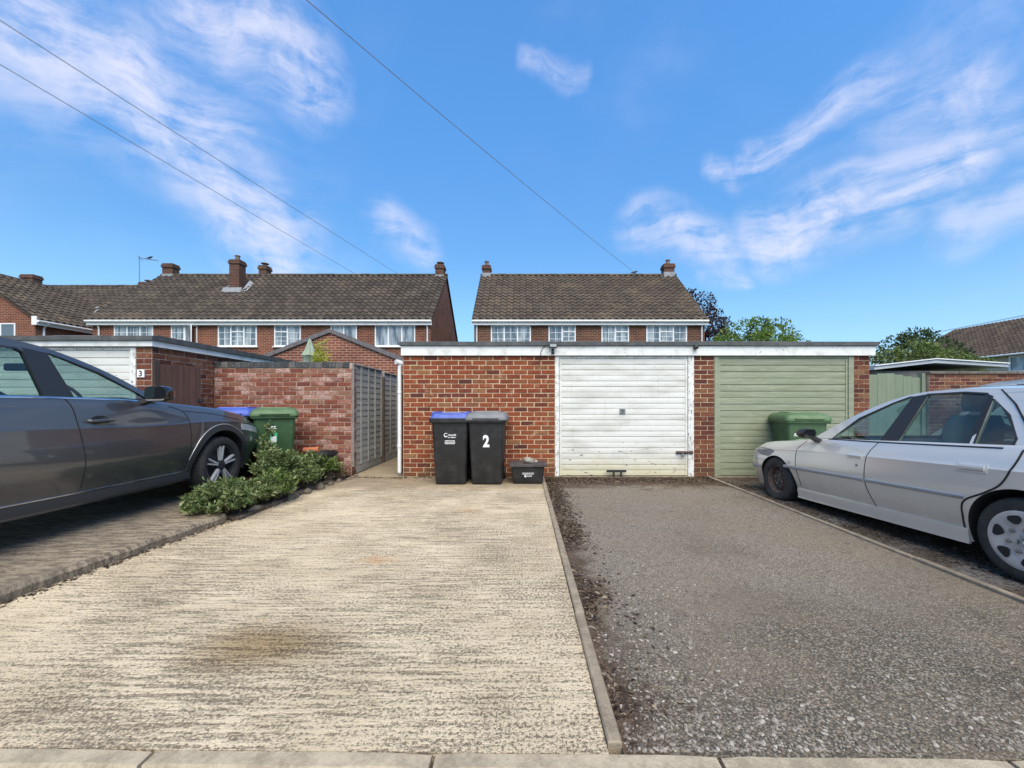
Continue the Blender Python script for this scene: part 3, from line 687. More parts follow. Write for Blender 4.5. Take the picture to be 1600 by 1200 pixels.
def gable_house(root, x0, x1, y0, y1, ez, rz, wall, tm, over=.08):
    "ridge along x. over = verge overhang"
    ym = (y0 + y1) / 2; s = (rz - ez) / (ym - y0)
    MB().prism([(y0, -.07), (y1, -.07), (y1, ez - .09), (ym, rz - .14), (y0, ez - .09)], 'x', x0, x1).build('wall', wall, root)
    e = .22; za = ez - e * s
    rf = MB().prism([(y0 - e, za), (ym, rz), (y1 + e, za), (y1 + e, za - .06), (ym, rz - .10), (y0 - e, za - .06)], 'x', x0 - over, x1 + over).build('roof', tm, root)
    L = math.hypot(ym - y0 + e, rz - za)
    tiles(rf, (x0 - over, y0 - e - .03, za + .012 - .03 * s), (1, 0, 0), (0, ym - y0 + e, rz - za), x1 - x0 + 2 * over, L, tm)
    mb = MB(); n = int((x1 - x0) / .45)
    for i in range(n):
        a = x0 - over + (x1 - x0 + 2 * over) * i / n; b = x0 - over + (x1 - x0 + 2 * over) * (i + 1) / n; q = random.uniform(-.008, .008)
        mb.loft([[(t_, ym + .13 * math.cos(u), rz + .0 + .11 * math.sin(u) + q) for u in [math.pi * k / 6 for k in range(7)]] for t_ in (a + .004, b - .004)])
    tag(mb.build('ridge_tiles', tm, rf), kind='stuff')
    MB().cbox(x0 - over, x1 + over, y0 - e + .03, y0 - e + .05, za - .23, za - .05, .004).build('fascia_board', UPVC, root)
    MB().box(x0, x1, y0 - e + .051, y0, za - .215, za - .19).build('soffit', UPVC, root)
    MB().tube([(x0 - over, y0 - e - .03, za - .055), (x1 + over, y0 - e - .03, za - .055)], .055, 8).build('gutter', UPVC, root)
    return rf
HY = 18.7; RZ = 8.1; EZ = 5.12
def hx(u, Y=HY): return (u - 817) * Y / 650
ZT, ZB = 4.74, 3.78
h1 = thing('terraced_house', 'long brick terrace with brown tiled roof and four chimneys on the left', 'house')
rf = gable_house(h1, -19.35, -4.14, HY, 26.1, EZ, RZ, HB1, TILE)
window(h1, hx(179), hx(240), ZB, ZT, HY, 3)
window(h1, hx(268), hx(309), ZB, ZT, HY, 2, openc=1)
window(h1, hx(341), hx(402), ZB, ZT, HY, 3, (1,))
window(h1, hx(429), hx(470.5), ZB, ZT, HY, 2, (0,))
window(h1, hx(517), hx(558), ZB, ZT, HY, 2, bars=False)
window(h1, hx(586), hx(649), ZB, ZT, HY, 3, bars=False)
for u in (341, 586): window(h1, hx(u), hx(u) + 1.8, .9, 2.2, HY, 3, bars=False)
downpipe(h1, hx(668), HY, EZ - .3); downpipe(h1, hx(156), HY, EZ - .3)
chimney(rf, -19.0, 22.45, 7.7, 8.72, .55, .45, CHB, 0, .45)
cf = chimney(rf, -14.4, 21.0, 6.7, 8.42, .50, .5, CHB, 1, 0)
mb = MB(); mb.add([(-14.85, 20.55, 6.72), (-13.95, 20.55, 6.72), (-13.93, 20.62, 6.98), (-14.87, 20.62, 6.98)], [(0, 1, 2, 3)])
mb.add([(-13.95, 20.55, 6.72), (-13.75, 20.75, 6.86), (-13.85, 21.4, 7.42), (-14.02, 21.35, 7.55)], [(0, 1, 2, 3)]).add([(-14.85, 20.55, 6.72), (-15.05, 20.75, 6.86), (-14.95, 21.4, 7.42), (-14.78, 21.35, 7.55)], [(0, 1, 2, 3)])
mb.build('flashing', LEAD, cf, fix=False)
chimney(rf, -14.1, 22.75, 7.7, 8.72, .42, .45, CHB, 2, .25)
chimney(rf, -4.45, 22.45, 7.8, 8.66, .45, .5, CHB, 2, .3)
h2 = thing('semi_detached_house', 'pair of brick houses with weathered tiled roof standing behind the garage', 'house')
rf = gable_house(h2, -2.19, 8.17, HY, 26.1, EZ, RZ, HB2, TILE2)
window(h2, hx(767), hx(829.5), ZB, ZT, HY, 3)
window(h2, hx(857), hx(899.5), ZB, ZT, HY, 2, (1,))
window(h2, hx(939.5), hx(982.5), ZB, ZT, HY, 2, (1,))
window(h2, hx(1009.5), hx(1073), ZB, ZT, HY, 3, (1,))
for u in (767, 1009): window(h2, hx(u), hx(u) + 1.8, .9, 2.2, HY, 3)
downpipe(h2, hx(745), HY, EZ - .3); downpipe(h2, hx(1096), HY, EZ - .3)
chimney(rf, -1.95, 22.45, 7.8, 8.62, .42, .5, CHB, 1, .4)
chimney(rf, 7.82, 22.45, 7.8, 8.70, .55, .5, CHB, 1, .45)
# set-back house and its wing at the far left
h3 = thing('setback_house', 'brick house set back at the far left with lower tiled roof and broad chimney', 'house')
rf = gable_house(h3, -34, -19.6, 20.9, 28.1, EZ, RZ, HB1, TILE)
chimney(rf, -29.0, 24.55, 7.8, 8.78, .72, .5, CHB, 0, .3); cz = chimney(rf, -22.4, 24.9, 7.6, 8.42, .62, .6, CHB, 2, .4)
wg = thing('house_wing', 'brick gable wing with tiled roof and open dark window at far left', 'house')
wx0, wx1, wy0, ez, rz = -27.85, -21.45, 18.3, 5.02, 7.25; xm = (wx0 + wx1) / 2
MB().prism([(wx0, -.07), (wx1, -.07), (wx1, ez - .09), (xm, rz - .14), (wx0, ez - .09)], 'y', wy0, 23.0).build('wall', HB1, wg)
s = (rz - ez) / (wx1 - xm); e = .2
rf = MB().prism([(wx0 - e, ez - e * s), (xm, rz), (wx1 + e, ez - e * s), (wx1 + e, ez - e * s - .06), (xm, rz - .10), (wx0 - e, ez - e * s - .06)], 'y', wy0 - .1, 23.4).build('roof', TILE, wg)
L = math.hypot(wx1 + e - xm, s * (wx1 + e - xm))
tiles(rf, (wx1 + e + .02, wy0 - .1, ez - e * s + .005), (0, 1, 0), (-1, 0, s), 5.0, L, TILE)
mb = MB()
for i in range(11): mb.loft([[(xm + .12 * math.cos(u), t_, rz + .10 * math.sin(u)) for u in [math.pi * k / 6 for k in range(7)]] for t_ in (wy0 - .1 + .45 * i, wy0 + .33 + .45 * i)])
tag(mb.build('ridge_tiles', TILE, rf), kind='stuff')
MB().tube([(wx1 + e + .05, wy0 - .12, ez - e * s - .05), (wx1 + e + .05, 21.0, ez - e * s - .05)], .055, 8).build('gutter', UPVC, wg)
MB().cbox(wx1 + e - .02, wx1 + e, wy0 - .1, 21.0, ez - e * s - .22, ez - e * s - .065, .004).build('fascia_board', UPVC, wg)
MB().cbox(wx1 - .02, wx1 + e + .01, wy0 - .13, wy0 - .101, ez - e * s - .22, ez - e * s + .16, .004).build('barge_end', UPVC, wg)
MB().tube([(wx1 + e + .05, wy0 + .3, ez - .25), (wx1 + .04, wy0 + .3, ez - .42), (wx1 + .04, wy0 + .3, 0)], .04, 8).build('downpipe', UPVC, wg)
window(wg, -23.6, -22.3, 3.7, 4.75, wy0, 2, bars=False, glass=GLASSD)
# lead valley between the wing and the set-back roof
MB().add([(-21.6, 20.75, 5.05), (-21.35, 20.65, 5.07), (-22.75, 22.35, 6.42), (-22.95, 22.35, 6.42)], [(0, 1, 2, 3)]).build('valley_lead', LEAD, wg, fix=False)
# aerial
t = thing('tv_aerial', 'thin television aerial on a mast above the far left roofs', 'aerial', (-22.95, 24.9, 8.0))
MB().tube([(0, 0, 0), (0, 0, 2.05)], .022, 6).build('mast', STEEL, t)
mb = MB(); mb.tube([(-.02, 0, 1.93), (1.15, 0, 1.78)], .012, 5)
for i in range(9): mb.tube([(.25 + i * .1, -.16, 1.895 - i * .013), (.25 + i * .1, .16, 1.895 - i * .013)], .006, 4)
mb.tube([(-.0, -.14, 1.82), (.0, .14, 2.02)], .01, 4).tube([(0.05, -.2, 2.02), (.05, .2, 1.82)], .01, 4); mb.build('antenna', STEEL, t)
BIRD = mat('dark feathers', (.02, .02, .024), .7)
def bird(x, y, z, lb):
    t = thing('bird', lb, 'bird', (x, y, z)); mb = MB()
    mb.tube([(-.20, 0, .06), (-.10, 0, .075), (0, 0, .09), (.09, 0, .12), (.13, 0, .15), (.17, 0, .15), (.21, 0, .14)], [.012, .03, .058, .052, .034, .03, .004], 8)
    mb.build('body', BIRD, t, smooth=True); MB().tube([(0, .015, 0), (0.01, .015, .06)], .005, 4).tube([(0, -.015, 0), (0.01, -.015, .06)], .005, 4).build('legs', BIRD, t)
bird(-22.35, 24.9, 9.86, 'small dark bird perched on the aerial boom'); bird(5.98, 22.4, 8.19, 'small dark bird on the ridge of the middle roof')

# low pitched brick outbuilding behind the wall
eb = thing('brick_outbuilding', 'low brick outbuilding with grey gable edge behind the fence', 'outbuilding')
ax, ay, az_ = -5.79, 12.5, 3.36; hw = 2.75; sl_ = .40
MB().prism([(ax - hw, -.07), (ax + hw, -.07), (ax + hw, az_ - hw * sl_), (ax, az_), (ax - hw, az_ - hw * sl_)], 'y', ay, 17.2).build('wall', house_brick('outbuilding brick', (.24, .075, .045), (.17, .05, .035), (.42, .31, .22)), eb)
LT = varied('grey barge tile', (.10, .092, .095), (.16, .145, .145), 9, .8)
for sg in (-1, 1):
    mb = MB(); n = 9; w2 = hw + .2
    for i in range(n):
        p, q = w2 * i / n, w2 * (i + 1) / n; o_ = .006 * (i % 2)
        mb.loft([[(ax + sg * k, ay - .06 - o_, az_ + .10 - sl_ * k + o_), (ax + sg * k, ay + 4.8, az_ + .10 - sl_ * k + o_), (ax + sg * k, ay + 4.8, az_ - .0 - sl_ * k), (ax + sg * k, ay - .06 - o_, az_ - .02 - sl_ * k)] for k in (p, q + .01)])
    mb.build('roof_verge', LT, eb)
t = thing('garden_parasol', 'closed sage green parasol standing behind the garden wall', 'parasol', (-5.12, 10, 0))
MB().tube([(0, 0, 0), (0, 0, 2.72), (0, 0, 2.78)], [.022, .022, .012], 8).build('pole', STEEL, t)
rings = []
for z, r in ((1.35, .20), (1.6, .19), (1.9, .165), (2.12, .14), (2.34, .135), (2.36, .165), (2.52, .09), (2.70, .04), (2.76, .015)):
    rings.append([((r + .035 * r / .2 * math.cos(6 * a)) * math.cos(a + z * .3), (r + .035 * r / .2 * math.cos(6 * a)) * math.sin(a + z * .3), z) for a in [2 * math.pi * k / 36 for k in range(36)]])
MB().loft(rings).build('canopy', varied('sage canvas', (.30, .36, .27), (.22, .27, .20), 5, .9), t, smooth=True, sharp=60)
MB().lathe([(.25, 0), (.25, .08), (.06, .12)], (0, 0, 0), 'z', 20).build('base', KERB, t)

# ------------------------------------------------------------------ foliage
def leaf_mat(name, stops, trans=.25):
    m = bpy.data.materials.new(name); m.use_nodes = True; t = NT(m.node_tree); t.n.clear()
    c = t.ramp(rnd(t), stops)
    d = t.new('ShaderNodeBsdfPrincipled'); t.put(d.inputs['Base Color'], c); d.inputs['Roughness'].default_value = .55; d.inputs['Specular IOR Level'].default_value = .3
    tr = t.new('ShaderNodeBsdfTranslucent'); t.put(tr.inputs[0], t.mix(1., c, (1.3, 1.4, .6), 'MULTIPLY'))
    mx = t.new('ShaderNodeMixShader'); mx.inputs[0].default_value = trans; t.l.new(d.outputs[0], mx.inputs[1]); t.l.new(tr.outputs[0], mx.inputs[2])
    o = t.new('ShaderNodeOutputMaterial'); t.l.new(mx.outputs[0], o.inputs[0]); return m
def leaves(name, pts, dirs_, size, m, parent, aspect=.5, fold=.25):
    "one bent leaf (two quads) per point"
    vs = []; fs = []
    for p, d in zip(pts, dirs_):
        d = Vector(d).normalized(); L = size * random.uniform(.45, 1.4); sd = d.cross(Vector((random.uniform(-1, 1), random.uniform(-1, 1), random.uniform(-1, 1)))).normalized(); n = d.cross(sd)
        wd = L * aspect; b = len(vs); p = Vector(p)
        vs += [p, p + d * L * .5 + sd * wd * .5 + n * fold * wd, p + d * L, p + d * L * .5 - sd * wd * .5 + n * fold * wd, p + d * L * .5]
        fs += [(b, b + 1, b + 2, b + 4), (b, b + 4, b + 2, b + 3)]
    me = bpy.data.meshes.new(name); me.from_pydata(vs, [], fs); me.materials.append(m)
    return link(name, me, parent)
def crown_points(blobs, n, gap=.12, seed=0):
    pts = []; ds = []; tot = sum(b[3] ** 2 for b in blobs)
    for (x, y, z, r) in blobs:
        k = int(n * r * r / tot)
        for _ in range(k):
            d = RNG.normal(size=3); d /= np.linalg.norm(d) + 1e-9
            rr = r * RNG.uniform(.35, 1.0) ** .5 * (1 + .22 * mnoise.noise((d[0] * 2 + x, d[1] * 2 + y, d[2] * 2 + seed)))
            p = np.array((x, y, z)) + d * rr * np.array((1, 1, .85))
            if mnoise.noise((p[0] * 1.9 + seed, p[1] * 1.9, p[2] * 1.9)) < -gap: continue
            pts.append(p); q = d * .7 + RNG.normal(size=3) * .6; q[2] -= .15; ds.append(q)
    return pts, ds
def tree(name, label, base, blobs, n, size, m, seed, cat='tree', bark=None, group=None):
    t = thing(name, label, cat, base, 0, group); bx_, by_, _ = base
    loc = [(x - bx_, y - by_, z, r) for x, y, z, r in blobs]
    mb = MB(); top = max(b[2] for b in loc); fork = min(b[2] - b[3] * .6 for b in loc)
    mb.tube([(0, 0, -.05), (.04, .02, fork * .5), (0, 0, fork), (.02, 0, fork + (top - fork) * .4)], [.16, .12, .09, .05], 9)
    for (x, y, z, r) in loc:
        a = Vector((0, 0, fork * .85)); e_ = Vector((x, y, z)); md = a.lerp(e_, .5) + Vector((0, 0, .15))
        mb.tube([a, md, e_], [.07, .045, .02], 6)
        for _ in range(5):
            q = e_ + Vector(RNG.normal(size=3)).normalized() * r * .95; mb.tube([md.lerp(e_, .7), (e_ + q) / 2 + Vector((0, 0, .06)), q], [.022, .013, .005], 4)
    mb.build('trunk', bark or varied('bark', (.075, .055, .04), (.04, .03, .024), 8, .9, .6, 30, .01), t, smooth=True)
    pts, ds = crown_points(loc, n, .14, seed); leaves('crown', pts, ds, size, m, t)
    return t
PURP = leaf_mat('copper beech leaves', [(0, (.014, .009, .012)), (.6, (.035, .020, .025)), (1, (.075, .045, .045))], .12)
GREEN1 = leaf_mat('bright green leaves', [(0, (.05, .10, .015)), (.5, (.11, .18, .03)), (1, (.20, .27, .06))])
GREEN2 = leaf_mat('light green leaves', [(0, (.055, .09, .025)), (.5, (.12, .165, .05)), (1, (.22, .25, .09))])
GREEN3 = leaf_mat('dark green leaves', [(0, (.022, .040, .016)), (.6, (.05, .080, .028)), (1, (.10, .13, .05))])
tree('copper_tree', 'dark purple leaved tree behind the right end of the middle house', (10.7, 25, 0),
     [(10.3, 25, 6.9, 1.25), (11.3, 25.2, 6.0, 1.15), (10.6, 24.6, 5.6, 1.3), (11.7, 25, 5.0, 1.0), (10.0, 25.4, 7.6, .7)], 6500, .17, PURP, 3)
tree('garden_tree', 'bright green bushy tree above the right of the garage roof', (9.1, 16, 0),
     [(8.6, 16, 3.6, 1.0), (9.7, 16.2, 3.7, .95), (9.1, 15.7, 3.2, 1.2), (10.3, 16, 3.0, .85), (7.9, 16.1, 3.2, .75), (9.3, 16.3, 4.05, .6)], 8500, .13, GREEN1, 5)
tree('hedge_tree', 'light green leafy bush behind the pale shed roof, left half', (15.4, 16.5, 0),
     [(14.6, 16.5, 2.6, .85), (15.5, 16.3, 2.9, .9), (16.3, 16.5, 2.7, .9), (14.9, 17, 3.1, .6)], 6000, .13, GREEN2, 8)
tree('apple_tree', 'sparse dark leaved tree with twiggy top behind the pale shed', (16.8, 18, 0),
     [(16.4, 18, 3.5, .9), (17.4, 18.2, 3.7, .9), (18.3, 18, 3.3, .8), (17.0, 18, 4.0, .55), (18.7, 18, 2.9, .6)], 4200, .14, GREEN3, 13)
tree('hedge_tree', 'light green leafy bush in front of the far right house', (17.4, 16.2, 0),
     [(16.9, 16.2, 2.5, .7), (17.5, 16.3, 2.55, .7), (17.9, 16.4, 2.2, .5)], 4200, .13, GREEN2, 21)
# yellow bamboo in the garden
t = thing('bamboo_plant', 'yellow green bamboo clump beside the closed parasol', 'plant', (-4.72, 9.8, 0)); mb = MB(); pts = []; ds = []
for i in range(26):
    a = random.uniform(0, 6.28); r = random.uniform(0, .14); x, y = r * math.cos(a), r * math.sin(a); h = random.uniform(2.0, 2.72); lx, ly = random.uniform(-.12, .12), random.uniform(-.12, .12)
    mb.tube([(x, y, 0), (x + lx * .3, y + ly * .3, h * .6), (x + lx, y + ly, h)], [.008, .006, .002], 4)
    for k in range(46):
        f = random.uniform(.55, 1.0); pts.append((x + lx * f + random.uniform(-.04, .04), y + ly * f + random.uniform(-.04, .04), h * f)); ds.append((random.uniform(-1, 1), random.uniform(-1, 1), random.uniform(-.5, .6)))
mb.build('canes', varied('cane', (.25, .24, .07), (.16, .17, .05), 5, .5), t)
leaves('foliage', pts, ds, .14, leaf_mat('yellow bamboo leaves', [(0, (.24, .26, .03)), (.5, (.42, .42, .06)), (1, (.55, .50, .12))], .35), t, .22)

# ------------------------------------------------------------------ far right
fr = thing('rendered_house', 'cream rendered house with brown tiled roof at the far right', 'house')
CREAM = varied('cream render', (.50, .43, .31), (.42, .36, .26), 2, .9)
X0 = 34.7; MB().box(X0, 46, 20, 38.6, -.07, 5.0).build('wall', CREAM, fr)
rf = MB().prism([(X0 - .4, 4.72), (40.2, 8.05), (46.4, 4.72)], 'y', 19.8, 38.8).build('roof', TILE, fr)
s_ = (8.05 - 4.72) / (40.2 - X0 + .4)
tiles(rf, (X0 - .42, 19.8, 4.74), (0, 1, 0), (1, 0, s_), 19.0, math.hypot(5.9, 3.33), mat('far roof tile', rough=.9, fn=tile_fn((.055, .042, .034), (.085, .064, .050), (.14, .11, .08)), spec=.2))
MB().tube([(X0 - .45, 19.8, 4.68), (X0 - .45, 38.8, 4.68)], .07, 8).build('gutter', UPVC, fr)
for ya, yb in ((27.4, 29.6), (31.6, 33.0), (22.5, 24.5)):
    wn = link('window', None, fr)
    MB().box(X0 - .03, X0 - .02, ya, yb, 3.55, 4.55).build('pane', CURTAIN, wn); mb = MB()
    for q in (ya, (ya + yb) / 2, yb): mb.cbox(X0 - .08, X0 - .015, q - .05, q + .05, 3.45, 4.6, .006)
    for q in (3.5, 4.55): mb.cbox(X0 - .075, X0 - .014, ya, yb, q - .05, q + .05, .006)
    mb.build('frame', UPVC, wn)
sh = thing('pale_shed', 'low shed with pale shallow pitched roof behind the green fence', 'shed')
SX = lambda u: (u - 817) * 11 / 650
MB().box(SX(1366), SX(1545), 11.05, 14, -.07, 2.08).build('wall', varied('grey shed wall', (.16, .15, .13), (.24, .23, .20), 4, .8), sh)
mb = MB(); mb.loft([[(SX(1356), y, 2.09), (SX(1450), y, 2.27), (SX(1562), y, 2.16), (SX(1562), y, 2.24), (SX(1450), y, 2.36), (SX(1356), y, 2.18)] for y in (10.8, 14.2)]); mb.build('roof', varied('pale metal roof', (.50, .53, .55), (.40, .43, .46), 3, .5), sh)
MB().loft([[(SX(1356), y, 2.185), (SX(1450), y, 2.365), (SX(1562), y, 2.245), (SX(1562), y, 2.27), (SX(1450), y, 2.39), (SX(1356), y, 2.21)] for y in (10.76, 14.25)]).build('roof_trim', UPVC, sh)
# sage fence boards with scalloped top
sf = thing('scalloped_fence', 'sage green fence with a scalloped top right of the garage', 'fence')
SAGE = varied('sage green fence paint', (.16, .20, .135), (.21, .25, .175), 4, .75, .3, stretch=(5, 5, .5), isl=.35)
for i in range(14):
    xa = 6.0 + i * .186; hgt = 1.82 + .05 * math.cos((i - 9.5) * .8); MB().cbox(xa, xa + .182, 9.0, 9.022, 0, hgt + random.uniform(-.006, .006), .003).build('board', SAGE, sf)
MB().cbox(8.60, 8.68, 8.96, 9.06, 0, 1.86, .006).build('post', SAGE, sf)
MB().cbox(6.0, 8.59, 9.023, 9.06, 1.45, 1.53, .004).build('rail', SAGE, sf)
rw = thing('right_wall', 'red brick wall with stone coping behind the silver car', 'wall')
rwo = MB().box(8.69, 15, 8.901, 9.12, 0, 1.84).build('masonry', MORTAR2, rw)
lay_wall(rwo, (8.69, 8.9), (1, 0), 6.3, 24, BR_PIER, lambda s, z: z > 1.15 and s < 3.6, pitch=.0765)
mb_c = [(8.68 + .62 * i, 8.68 + .62 * i + .61) for i in range(10)]
for a, b in mb_c: MB().cbox(a, b, 8.86, 9.16, 1.842, 1.90 + random.uniform(-.004, .004), .008).build('coping_stone', varied('dark coping', (.10, .085, .07), (.17, .145, .12), 6, .95) if a < 8.7 else bpy.data.materials['dark coping'], rw)

# ------------------------------------------------------------------ overhead lines
WIRE = mat('grey cable', (.26, .26, .27), .6)
pole = thing('utility_pole', 'wooden utility pole behind the viewer carrying the overhead lines', 'pole', (-13.3, -8, 0))
MB().tube([(0, 0, -.1), (0, 0, 9.0)], [.15, .11], 12).build('mast', BROWN, pole); MB().cbox(-.6, .6, -.05, .05, 8.35, 8.47, .006).build('crossarm', BROWN, pole)
def cable(label, a, b, sag, r=.0045, group='overhead lines to the left terrace'):
    a, b = Vector(a), Vector(b); mb = MB()
    for off in ((0, 0, 0), (.03, 0, -.035)):
        mb.tube([a.lerp(b, t_ / 24) + Vector(off) + Vector((0, 0, -sag * 4 * (t_ / 24) * (1 - t_ / 24))) for t_ in range(25)], r, 5)
    return tag(mb.build('overhead_line', WIRE), label, 'cable', group)
cable('upper of the two overhead lines crossing the left sky', (-6.78, 22.6, 8.26), (-13.3, -8, 8.85), .06)
cable('lower of the two overhead lines crossing the left sky', (-9.1, 22.6, 8.26), (-13.3, -8, 8.6), .06)
cable('overhead line running from the top down to the middle house', (6.33, 22.5, 8.1), (-13.3, -8, 8.75), .42, group=None)
cable('overhead line above the far right roof', (43.5, 55, 8.6), (34.5, 18, 7.55), .05, .012, None)
# ------------------------------------------------------------------ wheelie bins
def rrect(w_, d_, z, r=.04, n=4, cy=0.):
    out = []
    for cx, cyy, a0 in ((w_ / 2 - r, d_ / 2 - r, 0), (-w_ / 2 + r, d_ / 2 - r, 90), (-w_ / 2 + r, -d_ / 2 + r, 180), (w_ / 2 - r, -d_ / 2 + r, 270)):
        for k in range(n + 1):
            a = R(a0 + 90 * k / n); out.append((cx + r * math.cos(a), cy + cyy + r * math.sin(a), z))
    return out
def plastic(name, c, rough=.45):
    def fn(t, b):
        p = objc(t); n = t.noise(p, 6, 5, .6)
        t.put(b.inputs['Base Color'], t.mix(t.smooth(n, .42, .72), c, tuple(min(1, v * 1.25 + .016) for v in c)))
        t.put(b.inputs['Roughness'], t.math('ADD', rough - .1, t.math('MULTIPLY', t.noise(p, 14, 4), .3)))
        t.put(b.inputs['Normal'], t.bump(t.noise(p, 220, 2), .12, .002))
    return mat(name, c, rough, fn=fn)
PB = plastic('black bin plastic', (.014, .014, .015)); PGR = plastic('green bin plastic', (.036, .088, .032)); PBL = plastic('blue lid plastic', (.035, .075, .33)); PGY = plastic('grey lid plastic', (.14, .142, .145), .5)
PGL = plastic('green lid plastic', (.062, .118, .044), .5)
WHITEINK = mat('white print', (.8, .8, .8), .6)
def wheelie_bin(label, loc, rz, body, lid_m, slot=False, group=None, lid_over=False):
    t = thing('wheelie_bin', label, 'bin', loc, rz, group)
    mb = MB(); mb.loft([rrect(.44, .50, 0.012, .04, cy=.02), rrect(.455, .52, .03, .05, cy=.02), rrect(.53, .64, .90, .05), rrect(.535, .645, .93, .05)]); mb.build('body', body, t, smooth=True)
    MB().loft([rrect(.575, .70, .925, .05), rrect(.60, .73, .935, .05), rrect(.605, .735, .985, .05), rrect(.585, .715, .995, .05)]).build('rim', body, t, smooth=True)
    l = link('lid', None, t)
    if slot:
        MB().loft([rrect(.58, .71, .996, .05), rrect(.56, .70, 1.01, .05), rrect(.50, .64, 1.062, .05), rrect(.46, .60, 1.07, .05)]).build('lid_shell', lid_m, l, smooth=True)
        MB().loft([[(-.16, -.335, 1.025), (.16, -.335, 1.025), (.16, -.328, 1.05), (-.16, -.328, 1.05)], [(-.16, -.31, 1.025), (.16, -.31, 1.025), (.16, -.30, 1.05), (-.16, -.30, 1.05)]]).build('slot', DARK, l)
        for sx in (-.24, .24): MB().cbox(sx - .03, sx + .03, -.30, .30, 1.03, 1.085, .012).build('rib', lid_m, l)
    else:
        sc = 1.02 if lid_over else 1.0
        MB().loft([rrect(.62 * sc, .76, .965, .05), rrect(.625 * sc, .765, .985, .05), rrect(.60, .73, 1.03, .06), rrect(.52, .64, 1.072, .07), rrect(.40, .5, 1.082, .08)]).build('lid_shell', lid_m, l, smooth=True, sharp=50)
        MB().loft([rrect(.44, .40, 1.074, .05), rrect(.42, .38, 1.094, .05)]).build('lid_panel', lid_m, l, smooth=True)
        MB().cbox(-.19, .19, -.405, -.372, .985, 1.008, .008).build('lid_handle', lid_m, l)
        MB().cbox(-.18, .18, -.350, -.338, 1.022, 1.030, .001).build('lid_groove', DARK, l)
    for sx in (-1, 1):
        MB().lathe([(.0, 0), (.05, 0), (.095, .004), (.10, .012), (.10, .038), (.09, .045), (0, .045)], (.205 * sx + (.0 if sx > 0 else -.045), .29, .10), 'x', 20).build('wheel', BLACKPL, t, smooth=True)
    MB().tube([(-.22, .34, .93), (-.22, .40, .96), (.22, .40, .96), (.22, .34, .93)], .016, 8).build('handle_bar', body, t, smooth=True)
    return t
def printed(t, x, z, lines, yf, size=.034):
    "white print on the sloping front"
    for dz, txt, s in lines:
        text_mesh('lettering', txt, s, WHITEINK, t, (x, yf(z + dz) - .0025, z + dz), (R(90) + .092, 0, 0), .0006, .0008)
def glyph_rows(t, x, z, wd, rows, yf, h=.012):
    mb = MB()
    for r in range(rows):
        zz = z - r * h * 1.75; xx = x - wd / 2 + random.uniform(0, .01)
        while xx < x + wd / 2 - .006:
            L = random.uniform(.006, .016); y = yf(zz) - .0028; mb.box(xx, xx + L, y - .0006, y, zz, zz + h * random.uniform(.7, 1)); xx += L + random.uniform(.002, .004)
    mb.build('small_print', WHITEINK, t)
def ring_logo(t, x, z, r, yf):
    mb = MB(); pts = [(x + r * math.cos(a), yf(z + r * math.sin(a)) - .003, z + r * math.sin(a)) for a in [R(40 + 280 * k / 14) for k in range(15)]]
    mb.tube(pts, [.0075 * (.5 + k / 20) for k in range(15)], 5); mb.build('logo', WHITEINK, t)
BF = lambda z: -.24 - (.32 - .24) * (z - .03) / .87
b1 = wheelie_bin('black wheelie bin with bright blue lid against the garage wall', (-1.083, 6.43, 0), R(1), PB, PBL, True, 'black bins by the garage')
ring_logo(b1, -.055, .745, .026, BF); printed(b1, .035, .735, [(0, 'recycle', .042), (-.032, 'for Wiltshire', .022)], BF); glyph_rows(b1, 0, .655, .16, 3, BF)
mb = MB(); xx = -.14
while xx < .14:
    L = random.uniform(.012, .03); mb.box(xx, xx + L, -.10, -.05, 1.0705, 1.0718); xx += L + .008
mb.build('lid_print', WHITEINK, b1)
b2 = wheelie_bin('black wheelie bin with grey lid and white number 2', (-.537, 6.43, 0), R(-1), PB, PGY, False, 'black bins by the garage')
text_mesh('digit', '2', .235, WHITEINK, b2, (0, BF(.575) - .003, .575), (R(90) + .092, 0, 0), .001, .010).scale = (.78, 1, 1)
def recycle_logo(t, x, z, yf):
    mb = MB()
    for k in (-1, 0, 1):
        c = x + k * .034; y = yf(z) - .003; mb.add([(c - .020, y, z), (c + .004, y, z), (c + .016, y + .003, z + .045), (c + .004, y + .003, z + .045)], [(0, 1, 2, 3)])
    mb.build('logo', WHITEINK, t, fix=False); glyph_rows(t, x, z - .022, .12, 1, yf)
b3 = wheelie_bin('green wheelie bin with pale sticker in front of the pink brick wall', (-3.80, 6.38, .06), R(30), PGR, PGL, False, 'green garden waste bins')
recycle_logo(b3, -.03, .80, BF); 
mb = MB(); mb.add([(-.06, BF(.72) - .003, .72), (.03, BF(.72) - .003, .72), (.03, BF(.54) - .003, .54), (-.06, BF(.54) - .003, .54)], [(3, 2, 1, 0)]); mb.build('sticker', mat('green sticker', (.08, .48, .25), .5), b3, fix=False)
mb = MB(); mb.add([(-.05, BF(.67) - .005, .67), (.02, BF(.67) - .005, .67), (.02, BF(.565) - .005, .565), (-.05, BF(.565) - .005, .565)], [(3, 2, 1, 0)]); mb.build('sticker_panel', WHITEINK, b3, fix=False)
b4 = wheelie_bin('dark wheelie bin with blue lid between the grey car and the green bin', (-4.47, 6.52, .06), R(14), PB, PBL, False, 'bins behind the grey car')
b5 = wheelie_bin('green wheelie bin in front of the green garage door', (4.26, 6.44, -.012), R(-12), PGR, PGL, False, 'green garden waste bins')
recycle_logo(b5, -.12, .76, BF)
